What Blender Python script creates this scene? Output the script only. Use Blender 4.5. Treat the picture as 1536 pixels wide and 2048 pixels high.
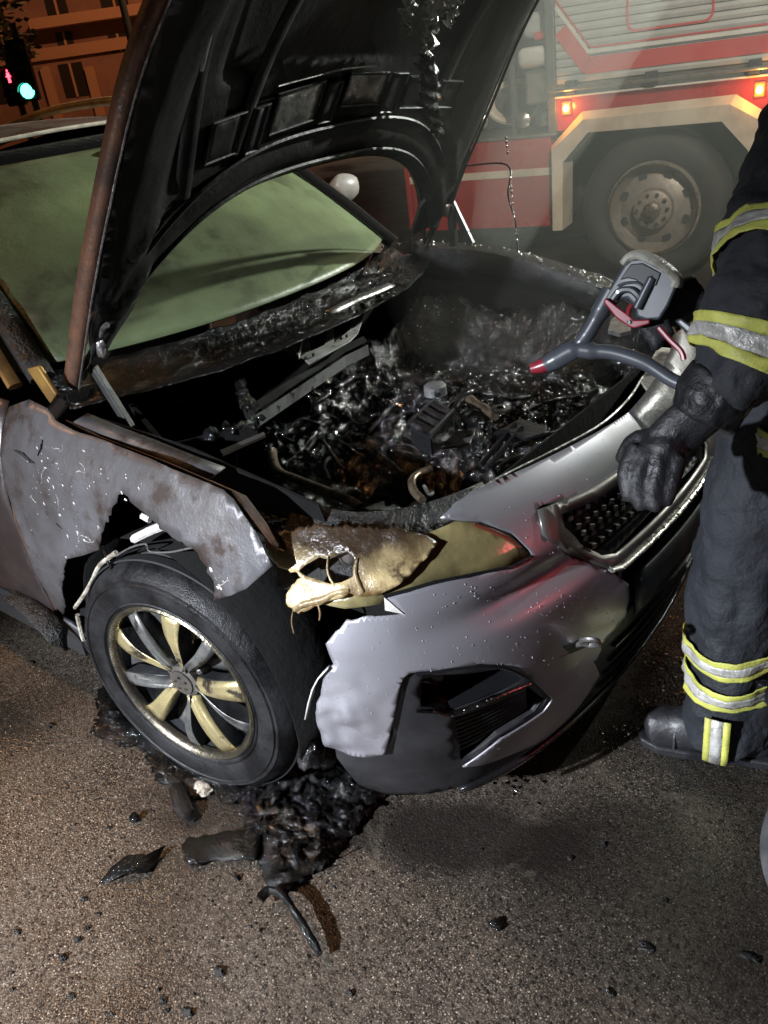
import bpy, bmesh, math, random
from mathutils import Vector, Matrix, noise
from mathutils.geometry import delaunay_2d_cdt
V = Vector
random.seed(7)
scene = bpy.context.scene
col = scene.collection
for o in list(bpy.data.objects): bpy.data.objects.remove(o, do_unlink=True)

# ------------------------------------------------------------------ camera
CAM = V((1.5908, -1.7806, 1.6611)); YAW, PITCH, ROLL, FPX = math.radians(132.105), math.radians(27.912), math.radians(-8.188), 1700.2
_f = V((math.cos(YAW)*math.cos(PITCH), math.sin(YAW)*math.cos(PITCH), -math.sin(PITCH)))
_r0 = V((math.sin(YAW), -math.cos(YAW), 0)); _u0 = _r0.cross(_f)
_r = math.cos(ROLL)*_r0 + math.sin(ROLL)*_u0; _u = -math.sin(ROLL)*_r0 + math.cos(ROLL)*_u0
cd = bpy.data.cameras.new('camera'); cam = bpy.data.objects.new('camera', cd); col.objects.link(cam)
cam.matrix_world = Matrix(((_r.x,_u.x,-_f.x,CAM.x),(_r.y,_u.y,-_f.y,CAM.y),(_r.z,_u.z,-_f.z,CAM.z),(0,0,0,1)))
cd.sensor_fit = 'VERTICAL'; cd.sensor_height = 36.0; cd.sensor_width = 36.0; cd.lens = FPX*36/2048
cd.clip_start = .05; cd.clip_end = 900
scene.camera = cam

# ------------------------------------------------------------------ world and lamps (night street)
w = bpy.data.worlds.new('World'); scene.world = w; w.use_nodes = True
nt = w.node_tree; bg = nt.nodes['Background']
sky = nt.nodes.new('ShaderNodeTexSky'); sky.sky_type = 'NISHITA'; sky.sun_disc = False
sky.sun_elevation = math.radians(2); sky.sun_rotation = math.radians(200)
nt.links.new(sky.outputs[0], bg.inputs[0]); bg.inputs[1].default_value = 0.006
scene.view_settings.view_transform = 'Standard'; scene.view_settings.look = 'None'
scene.view_settings.exposure = .15; scene.view_settings.gamma = 1
scene.cycles.use_denoising = True
scene.cycles.max_bounces = 6; scene.cycles.volume_bounces = 0
scene.cycles.sample_clamp_indirect = 4

def lamp(name, kind, loc, power, color, target=None, size=.1, cone=120, blend=.5):
    d = bpy.data.lights.new(name, kind); d.energy = power; d.color = color
    if kind == 'SPOT': d.spot_size = math.radians(cone); d.spot_blend = blend
    d.shadow_soft_size = size
    o = bpy.data.objects.new(name, d); col.objects.link(o); o.location = loc
    if target is not None:
        o.rotation_euler = (V(target)-V(loc)).to_track_quat('-Z', 'Y').to_euler()
    return o
KEY = V((-.35, -4.5, 2.3)); FLOOD = V((-2.9, 4.35, 2.75)); FLOOD2 = V((2.0, 4.6, 2.95)); SODIUM = V((-5.2, -1.6, 6.0)); REDB = V((4.2, .6, 1.5)); TRUCK_FILL = V((4.4, -2.2, 6.2)); FACADE_FILL = V((-12.5, 10.5, 7.5))
lamp('key_beam', 'SPOT', KEY, 2300, (.86,.91,1.0), (.30,-1.25,.18), .05, 50, 1.0)  # white key light from the left; its lamp is added
lamp('truck_flood_beam', 'SPOT', FLOOD, 6500, (1,.97,.84), (.30,.30,.85), .07, 64, .8)
lamp('truck_side_beam', 'SPOT', FLOOD2, 1900, (.95,1,.92), (-.15,.8,1.3), .06, 38, 1.0)
lamp('street_or_fill_glow', 'SPOT', SODIUM, 700, (1,.50,.2), (-3.0,-2.2,0), .12, 76, .8)
lamp('street_or_fill_glow', 'SPOT', TRUCK_FILL, 2500, (1,.90,.76), (-1.2,4.9,1.0), .15, 54, .8)  # added fill that brightens the truck side, lamp unseen
lamp('street_or_fill_glow', 'SPOT', FACADE_FILL, 1300, (1,.52,.27), (-18,16,2), .15, 160, .6)  # added lamp that makes the dark building show orange
lamp('red_fill_glow', 'SPOT', REDB, 26, (1,.14,.16), (.9,-.42,.45), .25, 24, .9)  # added red light for the tint on the bumper

# ------------------------------------------------------------------ pixel -> place helpers (photo pixels, 1536 x 2048)
def ray(x, y): return _f + _r*((x-768)/FPX) - _u*((y-1024)/FPX)
def at_ax(i, val, x, y):
    d = ray(x, y); return CAM + d*((val-CAM[i])/d[i])
def at_z(z, x, y): return at_ax(2, z, x, y)
def at_y(v, x, y): return at_ax(1, v, x, y)
def at_x(v, x, y): return at_ax(0, v, x, y)
def at_d(d, x, y): return CAM + ray(x, y).normalized()*d
def at_plane(P0, n, x, y):
    d = ray(x, y); return CAM + d*((V(P0)-CAM).dot(n)/d.dot(n))

# ------------------------------------------------------------------ materials
MATS = {}
def mat(name, c1, c2=None, sc=8, lo=.4, hi=.6, rough=.5, rough2=None, metal=0, bump=0, bsc=40, bump2=0, b2sc=200, coat=0, spec=.5,
        c3=None, s3=20, t3=.62, w3=.03, r3=None, detail=6, emis=None, estr=0, trans=0, alpha=None, vor=0, vsc=90, aniso=None, dist=0.0, sub=0, stretch=None, zgrad=None):
    m = bpy.data.materials.new(name); m.use_nodes = True; n = m.node_tree; N = n.nodes; L = n.links
    b = N['Principled BSDF']; MATS[name] = m
    tc = N.new('ShaderNodeTexCoord'); src = tc.outputs['Object']
    if stretch:
        mp = N.new('ShaderNodeMapping'); mp.inputs['Scale'].default_value = stretch; L.new(src, mp.inputs[0]); src = mp.outputs[0]
    def nz(s, det=detail, rg=.6, d=0):
        t = N.new('ShaderNodeTexNoise'); t.inputs['Scale'].default_value = s; t.inputs['Detail'].default_value = det
        t.inputs['Roughness'].default_value = rg; t.inputs['Distortion'].default_value = d; L.new(src, t.inputs['Vector']); return t.outputs['Fac']
    def ramp(v, a, z):
        r = N.new('ShaderNodeMapRange'); r.inputs[1].default_value = a; r.inputs[2].default_value = z; L.new(v, r.inputs[0]); return r.outputs[0]
    def mixc(f, a, z):
        x = N.new('ShaderNodeMix'); x.data_type = 'RGBA'; L.new(f, x.inputs[0])
        for s, i in ((a, 6), (z, 7)):
            if isinstance(s, tuple): x.inputs[i].default_value = (*s, 1)
            else: L.new(s, x.inputs[i])
        return x.outputs[2]
    def mixf(f, a, z):
        x = N.new('ShaderNodeMix'); L.new(f, x.inputs[0])
        for s, i in ((a, 2), (z, 3)):
            if isinstance(s, (int, float)): x.inputs[i].default_value = s
            else: L.new(s, x.inputs[i])
        return x.outputs[0]
    b.inputs['Base Color'].default_value = (*c1, 1); b.inputs['Roughness'].default_value = rough; b.inputs['Metallic'].default_value = metal
    b.inputs['Specular IOR Level'].default_value = spec; b.inputs['Coat Weight'].default_value = coat; b.inputs['Coat Roughness'].default_value = .08
    cc = None; rr = None
    if c2 or rough2 is not None:
        fac = ramp(nz(sc, d=dist), lo, hi)
        if c2: cc = mixc(fac, c1, c2); L.new(cc, b.inputs['Base Color'])
        if rough2 is not None: rr = mixf(fac, rough, rough2); L.new(rr, b.inputs['Roughness'])
    if c3:
        f3 = ramp(nz(s3, 5, .65), t3, t3+w3)
        L.new(mixc(f3, cc if cc else c1, c3), b.inputs['Base Color'])
        if r3 is not None: L.new(mixf(f3, rr if rr else rough, r3), b.inputs['Roughness'])
    if zgrad: # charring that starts at an edge: (z0, z1, colour)
        sp_ = N.new('ShaderNodeSeparateXYZ'); L.new(tc.outputs['Object'], sp_.inputs[0])
        ad_ = N.new('ShaderNodeMath'); ad_.operation = 'MULTIPLY_ADD'; L.new(nz(14, 5), ad_.inputs[0]); ad_.inputs[1].default_value = .09; L.new(sp_.outputs[2], ad_.inputs[2])
        src_ = b.inputs['Base Color'].links[0].from_socket if b.inputs['Base Color'].links else c1
        L.new(mixc(ramp(ad_.outputs[0], zgrad[0]+.045, zgrad[1]+.045), src_, zgrad[2]), b.inputs['Base Color'])
    prev = None
    for st, s, kind in ((bump, bsc, 'n'), (bump2, b2sc, 'n'), (vor, vsc, 'v')):
        if not st: continue
        bp = N.new('ShaderNodeBump'); bp.inputs['Strength'].default_value = min(1, st); bp.inputs['Distance'].default_value = .6/s*(1 if st <= 1 else st)
        if kind == 'n': L.new(nz(s, 5, .6), bp.inputs['Height'])
        else:
            vt = N.new('ShaderNodeTexVoronoi'); vt.inputs['Scale'].default_value = s; L.new(src, vt.inputs['Vector'])
            L.new(ramp(vt.outputs['Distance'], .32, .05), bp.inputs['Height'])
        if prev: L.new(prev, bp.inputs['Normal'])
        prev = bp.outputs[0]
    if prev:
        L.new(prev, b.inputs['Normal'])
        if coat: L.new(prev, b.inputs['Coat Normal'])
    if emis: b.inputs['Emission Color'].default_value = (*emis, 1); b.inputs['Emission Strength'].default_value = estr
    if trans: b.inputs['Transmission Weight'].default_value = trans
    if alpha is not None: b.inputs['Alpha'].default_value = alpha
    if sub: b.inputs['Subsurface Weight'].default_value = sub; b.inputs['Subsurface Radius'].default_value = (.01,.008,.005)
    return m

mat('paint', (.40,.395,.43), (.32,.31,.335), sc=3, rough=.38, rough2=.48, metal=.7, coat=.25, bump=.03, bsc=300, c3=(.24,.21,.215), s3=3, t3=.60, w3=.25)
mat('burnt_paint', (.125,.123,.130), (.062,.057,.056), sc=6, lo=.38, hi=.62, rough=.33, rough2=.52, metal=.4, bump=.10, bsc=20, bump2=.22, b2sc=170, c3=(.028,.018,.014), s3=7, t3=.53, w3=.12, r3=.7)
mat('crackle', (.55,.53,.50), (.3,.28,.26), sc=40, rough=.35, bump=.5, bsc=120)
mat('rust_paint', (.16,.075,.04), (.05,.035,.03), sc=9, rough=.5, rough2=.75, metal=.2, bump=.4, bsc=90)
mat('flange_lit_brown', (.20,.10,.058), (.075,.045,.034), sc=14, lo=.35, hi=.65, rough=.4, rough2=.6, metal=.35, bump=.35, bsc=110, c3=(.3,.26,.22), s3=40, t3=.66, w3=.05)  # orange street light on the bonnet flange is put into this brown
mat('char', (.007,.007,.0066), (.014,.013,.012), sc=14, rough=.3, rough2=.7, bump=1, bsc=34, bump2=.8, b2sc=130, spec=.4)
mat('char_wet', (.004,.004,.004), (.007,.0068,.0064), sc=20, rough=.05, rough2=.17, bump=1.0, bsc=60, bump2=.9, b2sc=230, spec=.75, c3=(.045,.043,.037), s3=80, t3=.69, w3=.05, r3=.35)
mat('heap_wet', (.0035,.0035,.0035), (.006,.0056,.0052), sc=20, rough=.05, rough2=.16, bump=.8, bsc=70, bump2=.8, b2sc=230, spec=.45)
mat('glint_bead', (.40,.39,.35), rough=.2, metal=.5, spec=.8)  # pale metal for beads that imitate wet glints
mat('char_dry', (.012,.011,.010), (.045,.036,.028), sc=10, rough=.65, rough2=.85, bump=1, bsc=60)
mat('soot_metal', (.013,.014,.0135), (.026,.026,.024), sc=4, lo=.3, hi=.7, rough=.34, rough2=.58, metal=.1, bump=.12, bsc=14, bump2=.15, b2sc=120)
mat('soot_matte', (.005,.005,.0048), (.008,.0078,.0075), sc=9, rough=.8, rough2=.95, bump=.3, bsc=40, spec=.1)
mat('soot_pad', (.55,.54,.52), (.16,.15,.14), sc=9, lo=.45, hi=.72, rough=.24, rough2=.5, metal=.8, bump=.2, bsc=20)
mat('black_wet', (.0035,.0035,.0035), (.007,.0068,.0065), sc=12, rough=.06, rough2=.22, bump=.7, bsc=26, bump2=.6, b2sc=140, spec=.6)
mat('bare_metal', (.42,.41,.40), (.16,.15,.14), sc=18, rough=.3, rough2=.5, metal=.85, bump=.4, bsc=60)
mat('grey_plate', (.20,.20,.205), (.10,.10,.10), sc=10, rough=.4, rough2=.55, metal=.5, bump=.15, bsc=60, c3=(.02,.018,.016), s3=26, t3=.6, w3=.06)
mat('pale_metal', (.50,.50,.48), (.25,.25,.24), sc=10, rough=.4, rough2=.55, metal=.3, bump=.15, bsc=60, c3=(.05,.045,.04), s3=26, t3=.6, w3=.06)
mat('pipe_metal', (.32,.25,.17), (.10,.075,.055), sc=22, rough=.22, rough2=.45, metal=.8, bump=.25, bsc=70)
mat('ash', (.40,.37,.30), (.16,.13,.10), sc=30, rough=.8, bump=.9, bsc=90)
mat('melt_plastic', (.42,.33,.17), (.13,.078,.028), sc=8, lo=.42, hi=.58, rough=.18, rough2=.38, bump=.2, bsc=26, bump2=.35, b2sc=200, sub=.15, c3=(.03,.020,.012), s3=9, t3=.56, w3=.07, zgrad=(.785,.84,(.030,.019,.011)))
mat('melt_brown', (.13,.078,.036), (.020,.014,.010), sc=10, lo=.44, hi=.56, rough=.3, rough2=.6, bump=.5, bsc=40, bump2=.5, b2sc=200, c3=(.42,.34,.21), s3=8, t3=.60, w3=.06)
mat('lens_sooty', (.30,.25,.11), (.085,.072,.034), sc=5, lo=.36, hi=.66, rough=.08, rough2=.22, coat=.9, bump=.06, bsc=20, bump2=.05, b2sc=300, c3=(.03,.026,.016), s3=5, t3=.62, w3=.16)
mat('glint_red', (.10,.025,.015), rough=.15, coat=.4)
mat('black_plastic', (.016,.016,.018), (.026,.026,.028), sc=7, rough=.40, rough2=.55, bump=.12, bsc=500)
mat('gloss_black', (.010,.010,.011), rough=.12, coat=.3, bump=.15, bsc=60)
mat('chrome_soot', (.50,.48,.45), (.2,.19,.17), sc=12, rough=.15, rough2=.35, metal=1, bump=.2, bsc=60, vor=.5, vsc=70)
mat('satin_grey', (.16,.145,.13), (.10,.09,.085), sc=10, rough=.3, rough2=.45, metal=.6)
mat('tyre', (.005,.005,.0055), (.012,.012,.013), sc=9, rough=.34, rough2=.66, bump=.25, bsc=60, bump2=.6, b2sc=300, spec=.35, c3=(.030,.019,.014), s3=6, t3=.68, w3=.1)
mat('tread', (.004,.004,.0042), rough=.75, bump=.3, bsc=80)
mat('spoke_gold', (.60,.50,.24), (.38,.32,.18), sc=12, lo=.36, hi=.66, rough=.26, rough2=.42, metal=.65, bump=.15, bsc=70, c3=(.06,.05,.035), s3=13, t3=.57, w3=.06)
mat('spoke_silver', (.22,.22,.21), (.09,.09,.088), sc=12, rough=.3, rough2=.5, metal=.6, bump=.15, bsc=70, c3=(.04,.035,.03), s3=15, t3=.58, w3=.06)
mat('rim_dark', (.075,.078,.085), (.03,.03,.032), sc=14, rough=.34, rough2=.5, metal=.6, bump=.2, bsc=60)
mat('rim_lip', (.26,.23,.16), (.08,.07,.06), sc=15, rough=.22, rough2=.45, metal=.9, bump=.25, bsc=70)
mat('glass_fog', (.20,.255,.135), (.075,.092,.050), sc=1.5, lo=.36, hi=.64, rough=.26, rough2=.5, bump=.06, bsc=5, bump2=.25, b2sc=170, spec=.45, c3=(.028,.031,.02), s3=3, t3=.58, w3=.18)
mat('glass_dark', (.012,.012,.011), rough=.08, coat=.3)
mat('roof_black', (.03,.027,.022), (.05,.04,.03), sc=4, rough=.25, rough2=.4, bump=.1, bsc=30)
mat('amber_lit', (.40,.24,.07), (.22,.12,.045), sc=10, rough=.35, metal=.5)  # street light on trim and roof rails is put into this amber
mat('door_paint', (.075,.06,.058), (.04,.03,.028), sc=4, rough=.35, rough2=.5, metal=.5, coat=.2, bump=.1, bsc=40)
mat('foil', (.70,.69,.64), (.12,.115,.11), sc=11, lo=.48, hi=.60, rough=.3, rough2=.5, metal=.3, bump=.8, bsc=26, bump2=.6, b2sc=120)
mat('header_glint', (.62,.58,.48), (.4,.37,.3), sc=20, rough=.4)  # cream colour stands in for the highlight on the roof trim
mat('droplet', (.75,.75,.8), rough=.04, trans=.6, spec=.8)
mat('white_plastic', (.62,.61,.58), (.4,.38,.35), sc=14, rough=.4, bump=.2, bsc=50)
mat('fire_red', (.33,.020,.016), (.25,.016,.014), sc=4, rough=.25, rough2=.35, coat=.4)
mat('livery_red', (.46,.045,.045), rough=.35)
mat('emblem_rose', (.42,.33,.32), (.5,.45,.43), sc=20, rough=.4)
mat('truck_white', (.60,.60,.56), (.48,.48,.45), sc=3, rough=.35)
mat('arch_white', (.56,.50,.40), (.42,.36,.28), sc=4, rough=.45, bump=.1, bsc=20)
mat('slat_silver', (.46,.475,.46), (.38,.39,.38), sc=3, rough=.4, metal=.3)
mat('truck_dark', (.022,.023,.024), rough=.5)
mat('truck_grey', (.10,.105,.10), rough=.45, metal=.4)
mat('alu', (.55,.55,.52), (.4,.4,.38), sc=8, rough=.28, metal=.9)
mat('wheel_steel', (.26,.23,.20), (.19,.165,.14), sc=8, rough=.45, rough2=.6, metal=.4, bump=.15, bsc=40)
mat('truck_tyre', (.016,.016,.016), (.03,.028,.026), sc=5, rough=.7, rough2=.85)
mat('amber_lens', (.8,.25,.02), rough=.3, emis=(1,.42,.05), estr=60)
mat('amber_rim', (.5,.12,.03), rough=.3, emis=(1,.12,.01), estr=1.2)
mat('suit', (.012,.0135,.017), (.019,.021,.025), sc=6, rough=.7, rough2=.88, bump=.35, bsc=16, bump2=.5, b2sc=420)
mat('trouser', (.010,.012,.016), (.016,.018,.023), sc=5, rough=.7, rough2=.85, bump=.45, bsc=14, bump2=.5, b2sc=460)
mat('glove', (.008,.008,.0095), (.014,.014,.016), sc=14, rough=.42, rough2=.62, bump=.3, bsc=26, bump2=.35, b2sc=260)
mat('boot_rubber', (.010,.010,.012), (.018,.018,.02), sc=9, rough=.22, rough2=.45, bump=.2, bsc=40)
mat('stripe_yellow', (.54,.55,.11), (.36,.36,.09), sc=20, lo=.35, hi=.7, rough=.5, bump=.5, bsc=160, c3=(.16,.15,.05), s3=30, t3=.62, w3=.1)
mat('stripe_silver', (.62,.61,.57), (.34,.33,.30), sc=22, rough=.28, rough2=.45, metal=.3, bump=.6, bsc=70, c3=(.14,.13,.11), s3=17, t3=.62, w3=.1)
mat('nozzle_grey', (.060,.068,.080), (.045,.05,.06), sc=6, rough=.3, rough2=.42, coat=.2)
mat('nozzle_cap', (.50,.49,.42), (.22,.21,.17), sc=14, rough=.3, bump=.4, bsc=50)
mat('nozzle_red', (.22,.018,.03), rough=.32, coat=.2)
mat('hose_skin', (.05,.052,.055), (.09,.09,.09), sc=14, rough=.55, bump=.4, bsc=260)
mat('skin_tone', (.42,.26,.19), rough=.5)
mat('helmet_shell', (.55,.52,.42), rough=.35, coat=.3)
mat('facade', (.27,.125,.075), (.21,.095,.058), sc=1.5, rough=.85, bump=.2, bsc=20)
mat('facade_band', (.42,.20,.10), rough=.8)
mat('window_dark', (.03,.022,.018), rough=.25)
mat('leafy', (.040,.045,.018), (.06,.05,.02), sc=3, rough=.7)
mat('bark', (.05,.035,.025), (.03,.02,.016), sc=20, rough=.9, bump=.8, bsc=30)
mat('signal_black', (.012,.012,.012), rough=.5)
mat('signal_green', (.02,.5,.35), rough=.3, emis=(.08,1,.62), estr=7)
mat('signal_red', (.5,.03,.03), rough=.3, emis=(1,.05,.08), estr=6)
mat('pavement', (.30,.25,.19), (.22,.18,.135), sc=3, rough=.8, bump=.3, bsc=50)
mat('kerb', (.34,.30,.25), (.24,.21,.17), sc=5, rough=.8, bump=.3, bsc=40)
mat('white_paint', (.30,.29,.27), (.2,.19,.18), sc=8, rough=.4)

# ------------------------------------------------------------------ mesh helpers
class MB:
    def __init__(s): s.v = []; s.f = []
    def add(s, vs, fs):
        k = len(s.v); s.v += [tuple(x) for x in vs]; s.f += [tuple(i+k for i in q) for q in fs]; return s
    def box(s, c, size, rot=None):
        c = V(c); h = V(size)/2; vs = []
        for x in (-1,1):
            for y in (-1,1):
                for z in (-1,1):
                    p = V((x*h.x, y*h.y, z*h.z))
                    if rot is not None: p = rot @ p
                    vs.append(c+p)
        return s.add(vs, [(0,1,3,2),(4,6,7,5),(0,4,5,1),(2,3,7,6),(0,2,6,4),(1,5,7,3)])
    def bar(s, a, b, w, h, up=(0,0,1)):
        a, b = V(a), V(b); d = (b-a); L = d.length; d.normalize(); sd = d.cross(V(up))
        if sd.length < 1e-4: sd = d.cross(V((1,0,0)))
        sd.normalize(); u = sd.cross(d)
        return s.box((a+b)/2, (L, w, h), Matrix((d, sd, u)).transposed())
    def tube(s, pts, rad, n=10, caps=True, flat=None, roll=None):
        pts = [V(p) for p in pts]; m = len(pts)
        if not isinstance(rad, (list, tuple)): rad = [rad]*m
        t0 = (pts[1]-pts[0]).normalized(); ref = V((0,0,1)) if abs(t0.z) < .9 else V((1,0,0))
        if roll is not None: ref = V(roll)
        x = (ref - t0*ref.dot(t0)).normalized(); vs = []
        for i, p in enumerate(pts):
            t = (pts[min(i+1,m-1)]-pts[max(i-1,0)]).normalized()
            x = (x - t*x.dot(t)).normalized(); y = t.cross(x)
            r = rad[i]; rx, ry = r if isinstance(r, (list, tuple)) else (r, r*(flat or 1))
            for k in range(n):
                a = 2*math.pi*k/n; vs.append(p + x*(rx*math.cos(a)) + y*(ry*math.sin(a)))
        fs = [(i*n+k, i*n+(k+1)%n, (i+1)*n+(k+1)%n, (i+1)*n+k) for i in range(m-1) for k in range(n)]
        if caps: fs += [tuple(range(n-1,-1,-1)), tuple((m-1)*n+k for k in range(n))]
        return s.add(vs, fs)
    def lathe(s, prof, n=48, c=(0,0,0), axis=None, closed=False):
        # prof: (r, h) pairs; axis basis matrix columns (x, y, axis)
        R = axis if axis is not None else Matrix.Identity(3); c = V(c); vs = []; m = len(prof)
        for r, h in prof:
            for k in range(n):
                a = 2*math.pi*k/n; vs.append(c + R @ V((r*math.cos(a), r*math.sin(a), h)))
        fs = [(i*n+k, i*n+(k+1)%n, (i+1)*n+(k+1)%n, (i+1)*n+k) for i in range(m-1) for k in range(n)]
        if closed: fs += [((m-1)*n+k, (m-1)*n+(k+1)%n, (k+1)%n, k) for k in range(n)]
        return s.add(vs, fs)
    def prism(s, poly, thick):
        # poly: 3D planar polygon list; thick: vector
        n = len(poly); t = V(thick); vs = [V(p) for p in poly] + [V(p)+t for p in poly]
        fs = [tuple(range(n-1,-1,-1)), tuple(range(n, 2*n))] + [(i,(i+1)%n,n+(i+1)%n,n+i) for i in range(n)]
        return s.add(vs, fs)
    def lump(s, c, size, sub=3, amp=.35, fr=2.0, seed=0, rot=None, flat=0):
        bm = bmesh.new(); bmesh.ops.create_icosphere(bm, subdivisions=sub, radius=1)
        c = V(c); sz = V(size); vs = []
        for v in bm.verts:
            p = v.co.copy(); k = 1 + amp*noise.noise(p*fr + V((seed*7.3, seed*3.1, seed))) + amp*.5*noise.noise(p*fr*2.7 + V((seed, 5, seed*2)))
            q = V((p.x*sz.x*k, p.y*sz.y*k, p.z*sz.z*k))
            if rot is not None: q = rot @ q
            vs.append(c+q)
        fs = [tuple(v.index for v in f.verts) for f in bm.faces]; bm.free()
        return s.add(vs, fs)
    def build(s, name, m, parent=None, smooth=True, bevel=0, solid=0, subd=0, ang=40, remesh=0, seg=2, **tags):
        me = bpy.data.meshes.new(name); me.from_pydata(s.v, [], s.f)
        bm = bmesh.new(); bm.from_mesh(me); bmesh.ops.recalc_face_normals(bm, faces=bm.faces); bm.to_mesh(me); bm.free()
        return link(name, me, m, parent, smooth, bevel, solid, subd, ang, remesh, seg, **tags)
def link(name, me, m, parent=None, smooth=True, bevel=0, solid=0, subd=0, ang=40, remesh=0, seg=2, **tags):
    o = bpy.data.objects.new(name, me); col.objects.link(o)
    for x in (m if isinstance(m, (list, tuple)) else [m]): me.materials.append(MATS[x])
    if smooth:
        for p in me.polygons: p.use_smooth = True
    if solid:
        k = o.modifiers.new('solid', 'SOLIDIFY'); k.thickness = solid; k.offset = 0
    if bevel:
        k = o.modifiers.new('bevel', 'BEVEL'); k.width = bevel; k.segments = seg; k.limit_method = 'ANGLE'; k.angle_limit = math.radians(35)
    if remesh:
        k = o.modifiers.new('remesh', 'REMESH'); k.mode = 'VOXEL'; k.voxel_size = remesh; k.use_smooth_shade = True
        k = o.modifiers.new('smooth', 'SMOOTH'); k.factor = .5; k.iterations = 3
    if subd:
        k = o.modifiers.new('subd', 'SUBSURF'); k.levels = subd; k.render_levels = subd
    if smooth and not remesh and ang < 180:
        me.set_sharp_from_angle(angle=math.radians(ang))
    if parent: o.parent = parent
    for k2, v in tags.items(): o[k2] = v
    return o
def empty(name, loc=(0,0,0), parent=None, **tags):
    o = bpy.data.objects.new(name, None); col.objects.link(o); o.location = loc; o.empty_display_size = .05
    if parent: o.parent = parent
    for k, v in tags.items(): o[k] = v
    return o
def local(o, root): # keep world placement when the parent Empty is off the origin
    o.parent = root; o.matrix_parent_inverse = Matrix.Translation(-root.location)
    return o
def crom(pts, n=6):
    pts = [V(p) for p in pts]; out = []
    for i in range(len(pts)-1):
        a, b = pts[i], pts[i+1]; p0 = pts[i-1] if i else a*2-b; p3 = pts[i+2] if i+2 < len(pts) else b*2-a
        for k in range(n):
            t = k/n; out.append(.5*((2*a)+(b-p0)*t+(2*p0-5*a+4*b-p3)*t*t+(3*a-p0-3*b+p3)*t**3))
    out.append(pts[-1]); return out
def cr1(x, xs, ys):
    if x <= xs[0]: return ys[0]+(x-xs[0])*(ys[1]-ys[0])/(xs[1]-xs[0])
    if x >= xs[-1]: return ys[-1]+(x-xs[-1])*(ys[-1]-ys[-2])/(xs[-1]-xs[-2])
    i = 0
    while x > xs[i+1]: i += 1
    def sl(j):
        if j == 0: return (ys[1]-ys[0])/(xs[1]-xs[0])
        if j == len(xs)-1: return (ys[-1]-ys[-2])/(xs[-1]-xs[-2])
        return (ys[j+1]-ys[j-1])/(xs[j+1]-xs[j-1])
    h = xs[i+1]-xs[i]; t = (x-xs[i])/h
    return (2*t**3-3*t*t+1)*ys[i]+(t**3-2*t*t+t)*h*sl(i)+(-2*t**3+3*t*t)*ys[i+1]+(t**3-t*t)*h*sl(i+1)
def inpoly(x, y, P):
    c = False; j = len(P)-1
    for i in range(len(P)):
        if (P[i][1] > y) != (P[j][1] > y) and x < (P[j][0]-P[i][0])*(y-P[i][1])/(P[j][1]-P[i][1])+P[i][0]: c = not c
        j = i
    return c
def resamp(P, step, jag=0, rnd=None):
    out = []
    for i in range(len(P)):
        a, b = P[i], P[(i+1)%len(P)]; j = jag
        if len(a) > 2: j = a[2]
        L = math.hypot(b[0]-a[0], b[1]-a[1]); st = step if not j else min(step, .012); n = max(1, int(L/st+.5))
        for k in range(n):
            t = k/n; x, y = a[0]+(b[0]-a[0])*t, a[1]+(b[1]-a[1])*t
            if j and k: x += rnd.uniform(-j, j); y += rnd.uniform(-j, j)
            out.append((x, y))
    return out
def panel(name, surf, outline, m, parent=None, holes=(), step=.03, thick=.004, jag=0, seed=1, bevel=0, disp=None, ang=50, **tags):
    """A sheet that follows surf(u, v) inside an outline: the outline's points may carry a third value, the raggedness of the edge they start."""
    rnd = random.Random(seed); O = resamp(outline, step, jag, rnd); H = [resamp(h, step, jag, rnd) for h in holes]
    vs = [V(p) for p in O]; ed = [(i, (i+1) % len(O)) for i in range(len(O))]
    for h in H:
        k = len(vs); vs += [V(p) for p in h]; ed += [(k+i, k+(i+1) % len(h)) for i in range(len(h))]
    xs = [p[0] for p in O]; ys = [p[1] for p in O]; y = min(ys)+step*.5; row = 0
    bnd = [V(p) for p in vs]
    while y < max(ys):
        x = min(xs)+step*(.25 if row % 2 else .75)
        while x < max(xs):
            if inpoly(x, y, O) and not any(inpoly(x, y, h) for h in H):
                if min((q.x-x)**2+(q.y-y)**2 for q in bnd) > (.4*step)**2: vs.append(V((x, y)))
            x += step
        y += step*.87; row += 1
    ov, _, fc, *_ = delaunay_2d_cdt(vs, ed, [], 0, 1e-6)
    F = []
    for f in fc:
        cx = sum(ov[i].x for i in f)/len(f); cy = sum(ov[i].y for i in f)/len(f)
        if inpoly(cx, cy, O) and not any(inpoly(cx, cy, h) for h in H): F.append(tuple(f))
    P = [V(surf(q.x, q.y)) for q in ov]
    if disp: P = [p + V(disp(p)) for p in P]
    me = bpy.data.meshes.new(name); me.from_pydata([tuple(p) for p in P], [], F)
    bm = bmesh.new(); bm.from_mesh(me); bmesh.ops.delete(bm, geom=[v for v in bm.verts if not v.link_faces], context='VERTS')
    bmesh.ops.recalc_face_normals(bm, faces=bm.faces); bm.to_mesh(me); bm.free()
    return link(name, me, m, parent, True, bevel, thick, 0, ang, **tags)
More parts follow.
